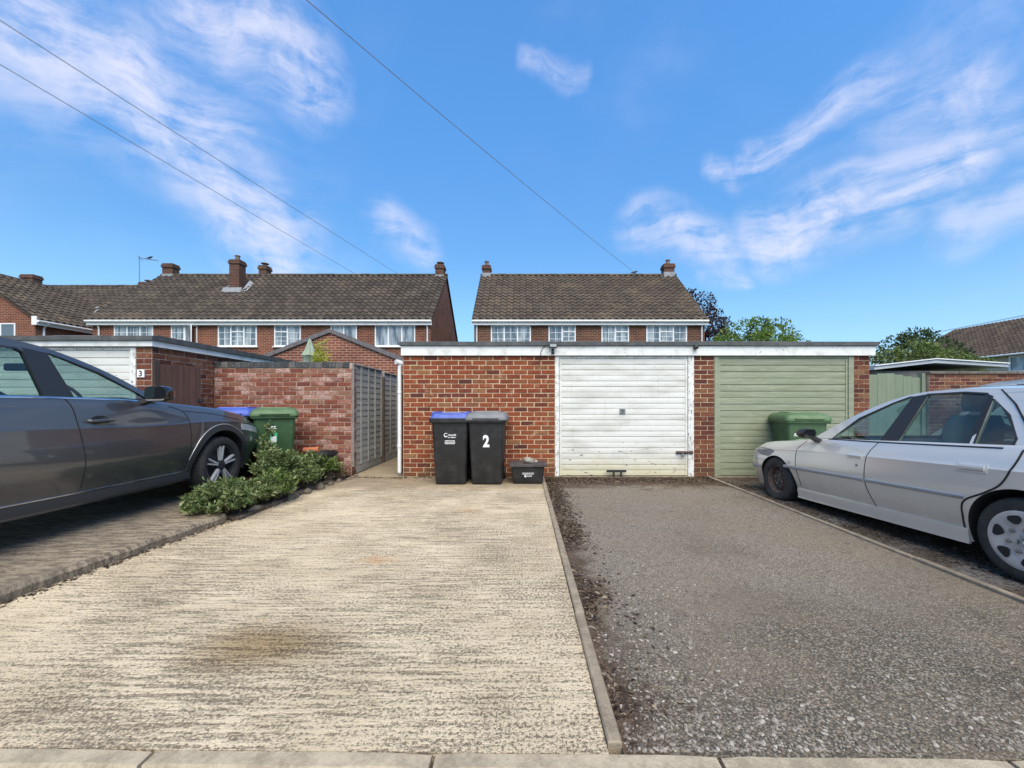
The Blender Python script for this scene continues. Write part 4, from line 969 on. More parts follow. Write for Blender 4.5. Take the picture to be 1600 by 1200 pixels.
# recycling box with a stone on it
t = thing('recycling_box', 'low black lidded recycling box beside the number 2 bin', 'box', (.075, 6.42, 0))
MB().loft([rrect(.43, .34, .012, .03), rrect(.45, .36, .03, .03), rrect(.50, .40, .27, .03)]).build('body', PB, t, smooth=True)
MB().loft([rrect(.555, .445, .262, .03), rrect(.57, .46, .268, .03), rrect(.57, .46, .298, .03), rrect(.54, .43, .305, .03), rrect(.50, .39, .300, .03)]).build('lid', plastic('dusty box lid', (.05, .043, .040), .6), t, smooth=True)
BX = lambda z: -.18 - .02 * (z - .03) / .24
glyph_rows(t, .0, .165, .17, 2, BX, .009); ring_logo(t, -.035, .125, .014, BX); text_mesh('lettering', 'recycle', .028, WHITEINK, t, (.02, BX(.12) - .003, .117), (R(90), 0, 0), .0006, .0006)
def stone_mesh(sx, sy, sz, seed, sub=3):
    bm = bmesh.new(); bmesh.ops.create_icosphere(bm, subdivisions=sub, radius=1)
    for v in bm.verts:
        k = 1 + .22 * mnoise.noise(v.co * 1.3 + Vector((seed, 0, 0))); v.co = Vector((v.co.x * sx * k, v.co.y * sy * k, v.co.z * sz * k))
    me = bpy.data.meshes.new('stone'); bm.to_mesh(me); bm.free(); smooth_mesh(me, 60); return me
STONE = varied('pale stone', (.36, .33, .27), (.22, .20, .165), 14, .9, .4, 90, .006)
me = stone_mesh(.085, .06, .05, 3); me.materials.append(STONE); o = link('stone', me); o.location = (.09, 6.36, .342); o.rotation_euler = (0, R(14), .3); tag(o, 'pale rounded stone on the lid of the black box', 'stone')
me = stone_mesh(.025, .025, .025, 9); me.materials.append(STONE); o = link('pebble', me); o.location = (.20, 6.38, .323); tag(o, 'small pebble on the black box lid next to the stone', 'stone')
# black planter with terracotta piece
t = thing('planter_tub', 'black plastic tub with weeds at the foot of the pink brick wall', 'planter', (-3.28, 6.72, .03))
MB().lathe([(.20, .0), (.21, .01), (.255, .36), (.275, .365), (.275, .40), (.255, .40), (.245, .33), (0, .33)], (0, 0, 0), 'z', 28).build('tub', PB, t, smooth=True)
MB().lathe([(0, .325), (.244, .335)], (0, 0, 0), 'z', 20).build('soil', DIRT, t)
t = MB().lathe([(.030, -.12), (.042, -.11), (.042, .09), (.05, .095), (.05, .12), (.03, .12)], (0, 0, 0), 'x', 16).build('clay_pot', varied('terracotta', (.50, .16, .065), (.40, .14, .07), 9, .8), smooth=True); t.location = (-3.36, 6.60, .475); t.rotation_euler = (0, R(-2), R(6)); tag(t, 'orange clay pot lying on the black tub', 'pot')

# ------------------------------------------------------------------ cars
def smoothed(xs, ys, q, k=3):
    v = np.interp(q, xs, ys); 
    for _ in range(k): v[1:-1] = .25 * v[:-2] + .5 * v[1:-1] + .25 * v[2:]
    return v
def catmull(pts, n):
    out = []
    for i in range(len(pts) - 1):
        p0, p1, p2, p3 = (np.array(pts[max(i - 1, 0)]), np.array(pts[i]), np.array(pts[i + 1]), np.array(pts[min(i + 2, len(pts) - 1)]))
        for k in range(n):
            t = k / n; out.append(tuple(.5 * (2 * p1 + (p2 - p0) * t + (2 * p0 - 5 * p1 + 4 * p2 - p3) * t * t + (3 * p1 - p0 - 3 * p2 + p3) * t ** 3)))
    out.append(tuple(pts[-1])); return out
class Car:
    "s = metres forward of the rear axle, x = across, z = up; parts are children of one root"
    def __init__(c, name, label, loc, rz, wb, st, wheel_r, arch_r, paint, pitch=0., cat='car', group=None):
        c.root = thing(name, label, cat, loc, rz, group); c.pitch = pitch; c.wb = wb; c.paint = paint
        ys = [r[0] for r in st]; q = np.linspace(ys[0], ys[-1], 110)
        cols = [smoothed(ys, [r[i] for r in st], q) for i in range(1, len(st[0]))]
        c.q = q; c.cols = cols; rings = []
        for i, y in enumerate(q):
            zb, ws, zs, wm, zm, wk, zk, wt, zt, zc = [col[i] for col in cols]
            side = catmull([(ws - .02, zb + .01), (ws, zs), (wm, zm), (wk + .005, zk - .022), (wk - .003, zk + .016), (wt, zt), (wt - .06, zt + .012)], 5)
            half = [(0, zb), (ws - .2, zb)] + side + [(wt * .6, zt + (zc - zt) * .75), (0, zc)]
            rings.append([(x, y, z) for x, z in half] + [(-x, y, z) for x, z in reversed(half[1:-1])])
        mb = MB(); mb.loft(rings); c.bv = BVHTree.FromPolygons([Vector(v) for v in mb.v], mb.f)
        body = mb.build('tmp', [paint, DARK])
        cutters = []
        for s in (0, wb):
            for sg in (-1, 1):
                k = MB(); k.lathe([(arch_r, .50), (arch_r, 1.3)], (0, s, wheel_r), 'x', 48, m=1)
                if sg < 0: k.v = [(-x, y, z) for x, y, z in k.v]
                cutters.append(k.build('cut', [paint, DARK]))
        for ko in cutters:
            md = body.modifiers.new('b', 'BOOLEAN'); md.operation = 'DIFFERENCE'; md.object = ko; md.solver = 'EXACT'
        dg = bpy.context.evaluated_depsgraph_get(); me = bpy.data.meshes.new_from_object(body.evaluated_get(dg))
        for ko in cutters + [body]: bpy.data.objects.remove(ko)
        for v in me.vertices: v.co = c.T(v.co)
        smooth_mesh(me, 32); c.body = link('body', me, c.root)
    def T(c, p): return Vector((p[0], p[1], p[2] - c.pitch * p[1]))
    def col(c, i, s): return float(np.interp(s, c.q, c.cols[i]))
    def surf(c, s, z, side=-1):
        h = c.bv.ray_cast(Vector((side * 2.5, s, z)), Vector((-side, 0, 0)))
        if h[0] is None: return Vector((side * c.col(1, s), s, z)), Vector((side, 0, 0))
        return h[0], (h[1] if h[1].x * side > 0 else -h[1])
    def put(c, mb, name, m, parent=None, smooth=True, sharp=40, fix=True):
        mb.v = [tuple(c.T(p)) for p in mb.v]; return mb.build(name, m, parent or c.root, smooth=smooth, sharp=sharp, fix=fix)
    def seam(c, name, pts, m, r=.0045, side=-1, parent=None):
        d = []
        if len(pts) > 2 and len(pts) < 20: pts = catmull(pts, 6)
        for a, b in zip(pts[:-1], pts[1:]):
            n = max(2, int(math.hypot(b[0] - a[0], b[1] - a[1]) / .03))
            d += [(a[0] + (b[0] - a[0]) * k / n, a[1] + (b[1] - a[1]) * k / n) for k in range(n)]
        d.append(pts[-1]); return c.put(MB().tube([c.surf(s, z, side)[0] for s, z in d], r, 6), name, m, parent)
    def patch(c, name, grid, m, off=.004, thick=.02, side=-1, parent=None, bulge=0.):
        "grid[i][j] = (s, z): a shell laid on the body side"
        n, k = len(grid), len(grid[0]); o_, i_ = [], []
        for a in range(n):
            for b in range(k):
                p, nn = c.surf(*grid[a][b], side); e = bulge * math.sin(math.pi * a / (n - 1)) if n > 2 else 0
                nn = Vector((side, 0, 0)) * .8 + nn * .2
                o_.append(p + nn * (off + e)); i_.append(p - nn * thick)
        fs = [(a * k + b, a * k + b + 1, (a + 1) * k + b + 1, (a + 1) * k + b) for a in range(n - 1) for b in range(k - 1)]
        N = n * k; per = [b for b in range(k)] + [a * k + k - 1 for a in range(1, n)] + [(n - 1) * k + b for b in range(k - 2, -1, -1)] + [a * k for a in range(n - 2, 0, -1)]
        fs += [(p, per[(i + 1) % len(per)], per[(i + 1) % len(per)] + N, p + N) for i, p in enumerate(per)]
        return c.put(MB().add(o_ + i_, fs), name, m, parent)
    def strip(c, name, pts, h, m, off=.012, side=-1, parent=None, n=24):
        "horizontal moulding of height h along a polyline of (s, z)"
        L = np.linspace(0, 1, n); ps = [np.interp(L, np.linspace(0, 1, len(pts)), [p[i] for p in pts]) for i in (0, 1)]
        return c.patch(name, [[(s, z + h * (t - .5)) for s, z in zip(*ps)] for t in (0, .25, .75, 1)], m, off * .4, .012, side, parent, off * .6)
    def green_x(c, s, z, side):
        zt = c.col(8, s); wt = c.col(7, s); k = max(0, z - zt)
        return side * (wt - .035 - k * c.tumble - k * k * .12)
    def poly3(c, poly, side, off=0.):
        return [Vector((c.green_x(s, z, side) + side * off, s, z)) for s, z in poly]
    def sheet(c, name, outer, holes, m, side, off=0., thick=.03, parent=None):
        loops = [outer] + holes; P = [p for l in loops for p in l]
        tris = tessellate_polygon([[Vector((s, z, 0)) for s, z in l] for l in loops])
        o_ = c.poly3(P, side, off); i_ = c.poly3(P, side, off - thick); N = len(P); fs = [tuple(t) for t in tris] + [tuple(i + N for i in reversed(t)) for t in tris]
        b = 0
        for l in loops:
            n = len(l); fs += [(b + i, b + (i + 1) % n, b + N + (i + 1) % n, b + N + i) for i in range(n)]; b += n
        return c.put(MB().add(o_ + i_, fs), name, m, parent, smooth=False)
    def cabin(c, outline_top, belt_pts, windows, pillars, tumble, roof_m, trim_m, glass_m, screen_n, rear_n):
        """outline_top: (s,z) from the front foot of the windscreen pillar over the roof to the rear foot; belt_pts close it below"""
        c.tumble = tumble; top = catmull(outline_top, 5); outer = top + belt_pts
        for side in (-1, 1):
            c.sheet('roof_side', outer, windows, c.paint, side)
            for wdw in windows: c.sheet('side_window', wdw, [], glass_m, side, -.010, .004)
            for wdw in windows:
                cx, cz = sum(p[0] for p in wdw) / len(wdw), sum(p[1] for p in wdw) / len(wdw)
                big = [(s + (.014 if s > cx else -.014), z + (.012 if z > cz else -.012)) for s, z in wdw]; c.sheet('window_seal', big, [wdw], BLACKPL, side, .0035, .012)
            for pl in pillars: c.sheet('pillar_trim', pl, [], trim_m, side, .003, .01)
        # roof skin between the two rails; crowned
        def band(pts, name, m, crown, inset=0., lift=0., thick=.012):
            rows = []
            for s, z in pts:
                x = abs(c.green_x(s, z, 1)) - inset; rows.append([(x * u, s + crown[0] * (1 - u * u), z + lift + crown[1] * (1 - abs(u) ** 2.4)) for u in np.linspace(-1, 1, 15)])
            n, k = len(rows), 15; vs = [p for r in rows for p in r]
            fs = [(a * k + b, a * k + b + 1, (a + 1) * k + b + 1, (a + 1) * k + b) for a in range(n - 1) for b in range(k - 1)]
            return c.put(MB().add(vs, fs), name, m)
        band(top[screen_n:len(top) - rear_n], 'roof', roof_m, (0, .032))
        band(top[:screen_n + 1], 'windscreen', glass_m, (.10, .045), .03, .0)
        band(top[len(top) - rear_n - 1:], 'rear_screen', glass_m, (-.06, .045), .03)
    def wheel(c, s, side, track, r, width, rim_r, rim_fn, flat=0., zc=None):
        zc = r if zc is None else zc
        w_ = link('wheel', None, c.root, (side * track, s, zc)); d = width / 2
        prof = [(rim_r - .012, -d * .7), (rim_r, -d * .95), (rim_r + (r - rim_r) * .5, -d * 1.04), (r - .02, -d * .92), (r - .004, -d * .7), (r, -d * .3), (r, d * .3), (r - .004, d * .7), (r - .02, d * .92), (rim_r + (r - rim_r) * .5, d * 1.04), (rim_r, d * .95), (rim_r - .012, d * .7)]
        mb = MB(); mb.lathe(prof, (0, 0, 0), 'x', 48, caps=False)
        if flat:
            nv = []
            for x, y, z in mb.v:
                if z < -zc + .10: k = min(1, (-zc + .10 - z) / .10); x *= 1 + .22 * k
                nv.append((x, y, max(z, -zc + .001 if True else z)))
            mb.v = nv
        mb.build('tyre', RUBBER, w_, smooth=True, sharp=50)
        gr = MB()
        for k in range(60):
            a = 2 * math.pi * k / 60; 
            for e in (-.6, .0, .6):
                y, z = (r + .001) * math.cos(a + e * .05), (r + .001) * math.sin(a + e * .05)
                if z > -zc + .02: gr.add([(d * (e - .22), y - .004 * math.sin(a), z + .004 * math.cos(a)), (d * (e + .22), y - .004 * math.sin(a), z + .004 * math.cos(a)), (d * (e + .22), y + .004 * math.sin(a), z - .004 * math.cos(a)), (d * (e - .22), y + .004 * math.sin(a), z - .004 * math.cos(a))], [(0, 1, 2, 3)])
        gr.build('tread', DARK, w_, fix=False)
        rim_fn(w_, side, d, rim_r); return w_
RUBBER = varied('tyre rubber', (.020, .020, .020), (.036, .034, .032), 12, .85, .3, 80, .003)
def carpaint(name, c, metal, rough, coat, dirt=None):
    def fn(t, b):
        p = objc(t); fl = t.noise(p, 900, 1); t.put(b.inputs['Base Color'], t.mix(t.smooth(fl, .3, .7), tuple(v * .9 for v in c), c))
        if dirt:
            x, y, z = t.sep(p); dm = t.math('MULTIPLY', t.smooth(t.math('ADD', z, t.math('MULTIPLY', t.noise(p, 5, 5), .4)), .72, .25), .45)
            dm = t.math('MAXIMUM', dm, t.math('MULTIPLY', t.smooth(t.noise(t.scale(p, (1, 3, 1)), 7, 5, .7), .60, .74), .35))
            t.put(b.inputs['Base Color'], t.mix(dm, t.mix(t.smooth(fl, .3, .7), tuple(v * .9 for v in c), c), dirt)); t.put(b.inputs['Roughness'], t.math('ADD', rough, t.math('MULTIPLY', dm, .35)))
    return mat(name, c, rough, metal, fn, coat=coat)
GUN = carpaint('dark grey metallic paint', (.105, .108, .115), .6, .30, 1.)
SILV = carpaint('silver metallic paint', (.66, .63, .575), .32, .22, 1., (.34, .31, .27))
WPAINT = carpaint('white car paint', (.72, .73, .74), .1, .3, .8)
CHROME = mat('chrome', (.75, .75, .75), .12, 1.)
ALLOY = mat('machined alloy', (.62, .62, .62), .3, .35); ALLOYD = mat('dark alloy', (.06, .06, .065), .4, .5)
HUBCAP = varied('silver wheel trim', (.52, .53, .54), (.40, .41, .42), 9, .38, 0, metal=.5)
CLAD = mat('dark grey cladding', (.035, .035, .037), .6); GLOSSB = mat('gloss black', (.010, .010, .011), .08, coat=.6)
SEAT = mat('dark seat cloth', (.035, .037, .042), .9); HEADL = mat('head lamp lens', (.35, .37, .38), .08, coat=.5)
def rim_alloy(w_, side, d, R_):
    o = side; bs = MB().lathe([(R_ - .002, -.06 * o), (R_ - .012, o * (d - .012)), (R_ - .028, o * (d - .02)), (R_ - .035, o * .01), (.0, o * .0)], (0, 0, 0), 'x', 40, caps=False).build('rim', ALLOYD, w_, smooth=True)
    mb = MB(); 
    for k in range(10):
        a = 2 * math.pi * (k // 2) / 5 + (.13 if k % 2 else -.13) + .3; ca, sa = math.cos(a), math.sin(a)
        def P(r, t, x): return (o * x, r * ca - t * sa, r * sa + t * ca)
        mb.loft([[P(.045, -.011, d - .05), P(.045, .011, d - .05), P(.045, .009, d - .018), P(.045, -.009, d - .018)], [P(R_ - .02, -.012, d - .05), P(R_ - .02, .012, d - .05), P(R_ - .02, .008, d - .012), P(R_ - .02, -.008, d - .012)]])
    mb.build('spokes', ALLOY, w_)
    MB().lathe([(.065, o * (d - .05)), (.062, o * (d - .016)), (.035, o * (d - .012)), (0, o * (d - .012))], (0, 0, 0), 'x', 24).build('hub', ALLOYD, w_, smooth=True)
def rim_steel(w_, side, d, R_):
    o = side
    MB().lathe([(R_, o * (d - .02)), (R_ - .012, o * (d - .008)), (R_ - .03, o * (d - .03)), (R_ - .04, o * .02), (.10, o * .045), (.085, o * .03), (.05, o * .03), (.03, o * .05), (0, o * .05)], (0, 0, 0), 'x', 40, caps=False).build('rim', RUST, w_, smooth=True, sharp=25)
    mb = MB()
    for k in range(10):
        mb = MB(); a = 2 * math.pi * k / 10; mb.lathe([(.014, o * .026), (.014, o * .040), (0, o * .040)], (0, .118 * math.cos(a), .118 * math.sin(a)), 'x', 10); mb.build('vent_hole', DARK, w_)
    for k in range(4):
        mb = MB(); a = 2 * math.pi * k / 4 + .4; mb.lathe([(.012, o * .03), (.012, o * .055), (0, o * .058)], (0, .062 * math.cos(a), .062 * math.sin(a)), 'x', 6); mb.build('wheel_bolt', STEEL, w_)
def rim_trim(w_, side, d, R_):
    o = side
    MB().lathe([(R_ + .008, o * (d - .03)), (R_ + .004, o * (d - .002)), (R_ - .02, o * (d + .004)), (R_ * .70, o * (d - .004)), (R_ * .45, o * (d - .012)), (R_ * .22, o * (d - .006)), (0, o * (d - .004))], (0, 0, 0), 'x', 48).build('wheel_trim', HUBCAP, w_, smooth=True)
    for k in range(6):
        mb = MB(); h = MB()
        a = 2 * math.pi * k / 6 + .25; r = R_ * .72; ring = []
        for q in range(14):
            u = 2 * math.pi * q / 14; rr = r + .034 * math.sin(u); aa = a + .27 * math.cos(u) * (1 + .25 * math.sin(u)); ring.append((rr * math.cos(aa), rr * math.sin(aa)))
        h.loft([[(o * (d - .03), y, z) for y, z in ring], [(o * (d + .0025), y, z) for y, z in ring]])
        a += math.pi / 6; mb.lathe([(.015, o * (d - .02)), (.015, o * (d + .002)), (.008, o * (d + .004)), (0, o * (d + .004))], (0, R_ * .40 * math.cos(a), R_ * .40 * math.sin(a)), 'x', 12)
        h.build('trim_hole', DARK, w_); mb.build('wheel_bolt', STEEL, w_, smooth=True)
    e = MB()                                               # raised emblem in the middle
    e.tube([(o * (d + .001), -.022, -.03), (o * (d + .002), -.008, .0), (o * (d + .002), -.02, .028), (o * (d + .001), .004, .034)], .006, 5).tube([(o * (d + .002), -.006, .0), (o * (d + .002), .018, .008), (o * (d + .001), .024, -.028)], .006, 5)
    e.build('emblem', STEEL, w_)
def seats(c, rows, zdeck, m=SEAT):
    for s, x, h in rows:
        mb = MB(); mb.loft([rrect(.44, .14, 0, .05), rrect(.46, .15, h * .6, .06), rrect(.36, .12, h, .05)]); mb.v = [(px + x, py + s - .12 * pz, pz + zdeck) for px, py, pz in mb.v]; c.put(mb, 'seat', m)
        mb = MB(); mb.loft([rrect(.22, .07, 0, .03), rrect(.25, .09, .06, .03), rrect(.22, .07, .17, .03)]); mb.v = [(px + x, py + s - .12 * h - .02, pz + zdeck + h + .03) for px, py, pz in mb.v]; c.put(mb, 'head_restraint', m)
def steering(c, s, x, z):
    mb = MB(); n = 28; a0 = [2 * math.pi * k / n for k in range(n + 1)]
    mb.tube([(x + .18 * math.cos(a), s - .10 * math.sin(a), z + .15 * math.sin(a)) for a in a0], .014, 6, caps=False); mb.cbox(x - .16, x + .16, s - .012, s + .012, z - .03, z + .02, .006); c.put(mb, 'steering_wheel', BLACKPL)
def mirror(c, s, z, side, m, wd=.19, h=.13):
    x0 = abs(c.surf(s, z - .10, side)[0].x); mr = link('door_mirror', None, c.root)
    mb = MB(); rings = []
    for k, (yy, sc) in enumerate(((-.06, .93), (-.03, 1.0), (.03, .95), (.08, .75), (.11, .35))):
        rings.append([(side * (x0 + .06 + wd / 2) + side * px * sc, s + yy, z + pz * sc) for px, _, pz in [(p[0], 0, p[1]) for p in [(q[0], q[1]) for q in rrect(wd, h, 0, .062)]]])
    mb.loft(rings); c.put(mb, 'mirror_shell', m, mr); mb = MB(); mb.box(side * (x0 + .08), side * (x0 + .04 + wd), s - .063, s - .060, z - h * .38, z + h * .38) if side > 0 else mb.box(side * (x0 + .04 + wd), side * (x0 + .08), s - .063, s - .060, z - h * .38, z + h * .38)
    c.put(mb, 'mirror_glass', GLOSSB, mr, smooth=False); mb = MB(); mb.loft([[(side * (x0 - .04), s + a, z - .10 + b) for a, b in ((-.04, -.02), (.06, -.02), (.06, .02), (-.04, .02))], [(side * (x0 + .09), s + a, z - h / 2 + .02 + b) for a, b in ((-.03, -.015), (.05, -.015), (.05, .02), (-.03, .02))]]); c.put(mb, 'mirror_arm', BLACKPL, mr)

# ---- grey sport utility car on the raised drive
#   s,   zb,  ws,  zs,  wm,  zm,  wk,  zk,  wt,  zt,  zc
ST = [(-.92, .42, .55, .50, .66, .66, .66, .86, .60, .98, .99), (-.86, .34, .72, .46, .80, .66, .80, .88, .74, 1.02, 1.03), (-.6, .27, .80, .40, .89, .66, .885, .92, .82, 1.10, 1.10),
      (0, .25, .84, .38, .915, .64, .90, .93, .84, 1.165, 1.15), (.8, .24, .85, .37, .915, .62, .895, .92, .84, 1.172, 1.14), (1.6, .24, .85, .37, .915, .61, .895, .90, .835, 1.150, 1.12),
      (2.0, .24, .85, .37, .915, .62, .895, .90, .825, 1.118, 1.135), (2.4, .25, .85, .38, .915, .63, .905, .91, .83, 1.085, 1.135), (2.8, .26, .84, .39, .915, .63, .905, .90, .83, 1.045, 1.105), (3.2, .27, .83, .40, .905, .62, .89, .86, .81, .965, 1.04),
      (3.45, .28, .78, .41, .86, .60, .84, .80, .75, .895, .96), (3.60, .30, .70, .43, .78, .58, .76, .75, .66, .82, .87), (3.66, .34, .58, .46, .66, .57, .64, .70, .55, .76, .80)]
def suv(name, label, loc, rz, paint):
  c = Car(name, label, loc, rz, 2.70, ST, .36, .435, paint)
  top = [(2.02, 1.125), (1.72, 1.29), (1.40, 1.455), (1.05, 1.585), (.70, 1.645), (.2, 1.665), (-.35, 1.625), (-.70, 1.50), (-.86, 1.10)]
  belt = [(-.70, 1.07), (-.35, 1.12), (0, 1.15), (.8, 1.155), (1.6, 1.135)]
  fwin = [(1.80, 1.172), (1.70, 1.235), (1.38, 1.405), (1.10, 1.518), (1.02, 1.545), (1.0, 1.535), (1.08, 1.185)]
  rwin = [(.85, 1.188), (.82, 1.535), (.78, 1.560), (.40, 1.575), (.12, 1.565), (.02, 1.20), (.1, 1.188)]
  qwin = [(-.06, 1.20), (.04, 1.55), (-.20, 1.53), (-.45, 1.40), (-.50, 1.30), (-.40, 1.21)]
  c.cabin(top, belt, [fwin, rwin, qwin], [[(1.07, 1.175), (.99, 1.555), (.832, 1.575), (.862, 1.18)], [(.012, 1.19), (.11, 1.57), (.05, 1.565), (-.05, 1.19)]], .34, paint, BLACKPL, CARGLASS, 15, 9)
  for side in (-1, 1):
      c.strip('chrome_waist_strip', [(1.86, 1.148), (1.2, 1.172), (.6, 1.180), (0, 1.172), (-.4, 1.15)], .016, CHROME, .006, side)
      c.seam('door_seam', [(.97, 1.165), (1.01, 1.08), (1.03, .90), (1.06, .66), (1.075, .40)], DARK, .0045, side)
      c.seam('door_seam', [(1.98, 1.10), (2.16, 1.03), (2.20, .85), (2.19, .60), (2.17, .40)], DARK, .0045, side)
      c.seam('bonnet_seam', [(2.16, 1.045), (2.6, 1.0), (3.1, .90)], DARK, .004, side)
      c.strip('sill_cladding', [(.46, .305), (1.3, .30), (2.24, .305)], .12, CLAD, .016, side)
      c.strip('sill_chrome', [(.46, .368), (1.3, .362), (2.24, .367)], .016, CHROME, .012, side)
      for s0 in (0, 2.7):
          grid = [[(s0 + r * math.cos(a), .36 + r * math.sin(a)) for a in np.linspace(R(-12), R(192), 40)] for r in (.436, .46, .485, .505)]
          c.patch('arch_cladding', grid, CLAD, .010, .06, side)
          c.seam('arch_edge', [(s0 + .512 * math.cos(a), .36 + .512 * math.sin(a)) for a in np.linspace(R(8), R(165), 30)], ALLOY, .004, side)
      for s0, z0 in ((1.22, .975), (.16, .99)):
          c.patch('handle_recess', [[(s0 + rr * .085 * math.cos(a), z0 + rr * .045 * math.sin(a)) for a in np.linspace(0, 2 * math.pi, 20)] for rr in (.05, 1)], GLOSSB, .002, .01, side)
          p0, p1, p2 = c.surf(s0 - .10, z0, side)[0], c.surf(s0, z0, side)[0], c.surf(s0 + .10, z0, side)[0]; v = Vector((side, 0, 0))
          c.put(MB().tube([p0 - v * .005, p0 + v * .022, p1 + v * .035, p2 + v * .022, p2 - v * .005], [.014, .014, .016, .014, .014], 8), 'door_handle', paint)
      c.patch('head_lamp', [[(s, z + k * .03) for s, z in ((3.05, .83), (3.2, .81), (3.35, .78), (3.46, .755))] for k in (-1.6, 0, 1.1)], HEADL, .006, .02, side)
      mirror(c, 1.68, 1.225, side, GLOSSB, .23, .16)
      for s0 in (0, 2.7): c.wheel(s0, side, .80, .36, .225, .262, rim_alloy)
  MB().cbox(-.62, .62, -.5, 2.0, 1.145, 1.165, .005).build('parcel_deck', SEAT, c.root)
  seats(c, [(.62, -.38, .26), (.62, .38, .26), (-.35, -.38, .22), (-.35, .38, .22)], 1.16); steering(c, 1.38, .37, 1.17)
  mb = MB(); mb.loft([[(-.7, 1.65, 1.15), (.7, 1.65, 1.15), (.68, 1.65, 1.19), (-.68, 1.65, 1.19)], [(-.7, 1.98, 1.12), (.7, 1.98, 1.12), (.68, 1.95, 1.14), (-.68, 1.95, 1.14)]]); mb.build('dashboard', SEAT, c.root)
  MB().cbox(-.11, .11, 1.32, 1.36, 1.43, 1.50, .01).build('rear_view_mirror', BLACKPL, c.root)
  return c
suv('parked_suv', 'dark grey metallic sport utility car parked on the left drive', (-4.66, 2.5, .08), 0, GUN)

# ---- old silver hatchback with a flat front tyre
ST2 = [(-.80, .36, .55, .44, .60, .56, .60, .72, .54, .86, .87), (-.72, .27, .70, .36, .76, .54, .755, .74, .68, .89, .89), (-.4, .20, .77, .30, .83, .53, .825, .75, .755, .915, .90), (0, .18, .79, .28, .845, .525, .835, .755, .775, .915, .89), (.8, .17, .79, .27, .845, .52, .835, .75, .775, .900, .87), (1.6, .17, .79, .27, .845, .52, .832, .745, .765, .880, .87),
       (2.0, .18, .79, .28, .845, .52, .83, .74, .745, .870, .905), (2.4, .19, .78, .28, .84, .52, .82, .72, .72, .825, .875), (2.75, .20, .78, .29, .84, .51, .82, .70, .725, .80, .84), (3.0, .21, .76, .30, .82, .50, .80, .68, .70, .77, .80), (3.20, .23, .69, .32, .75, .48, .73, .64, .63, .715, .74), (3.29, .27, .60, .35, .66, .46, .63, .59, .54, .655, .67)]
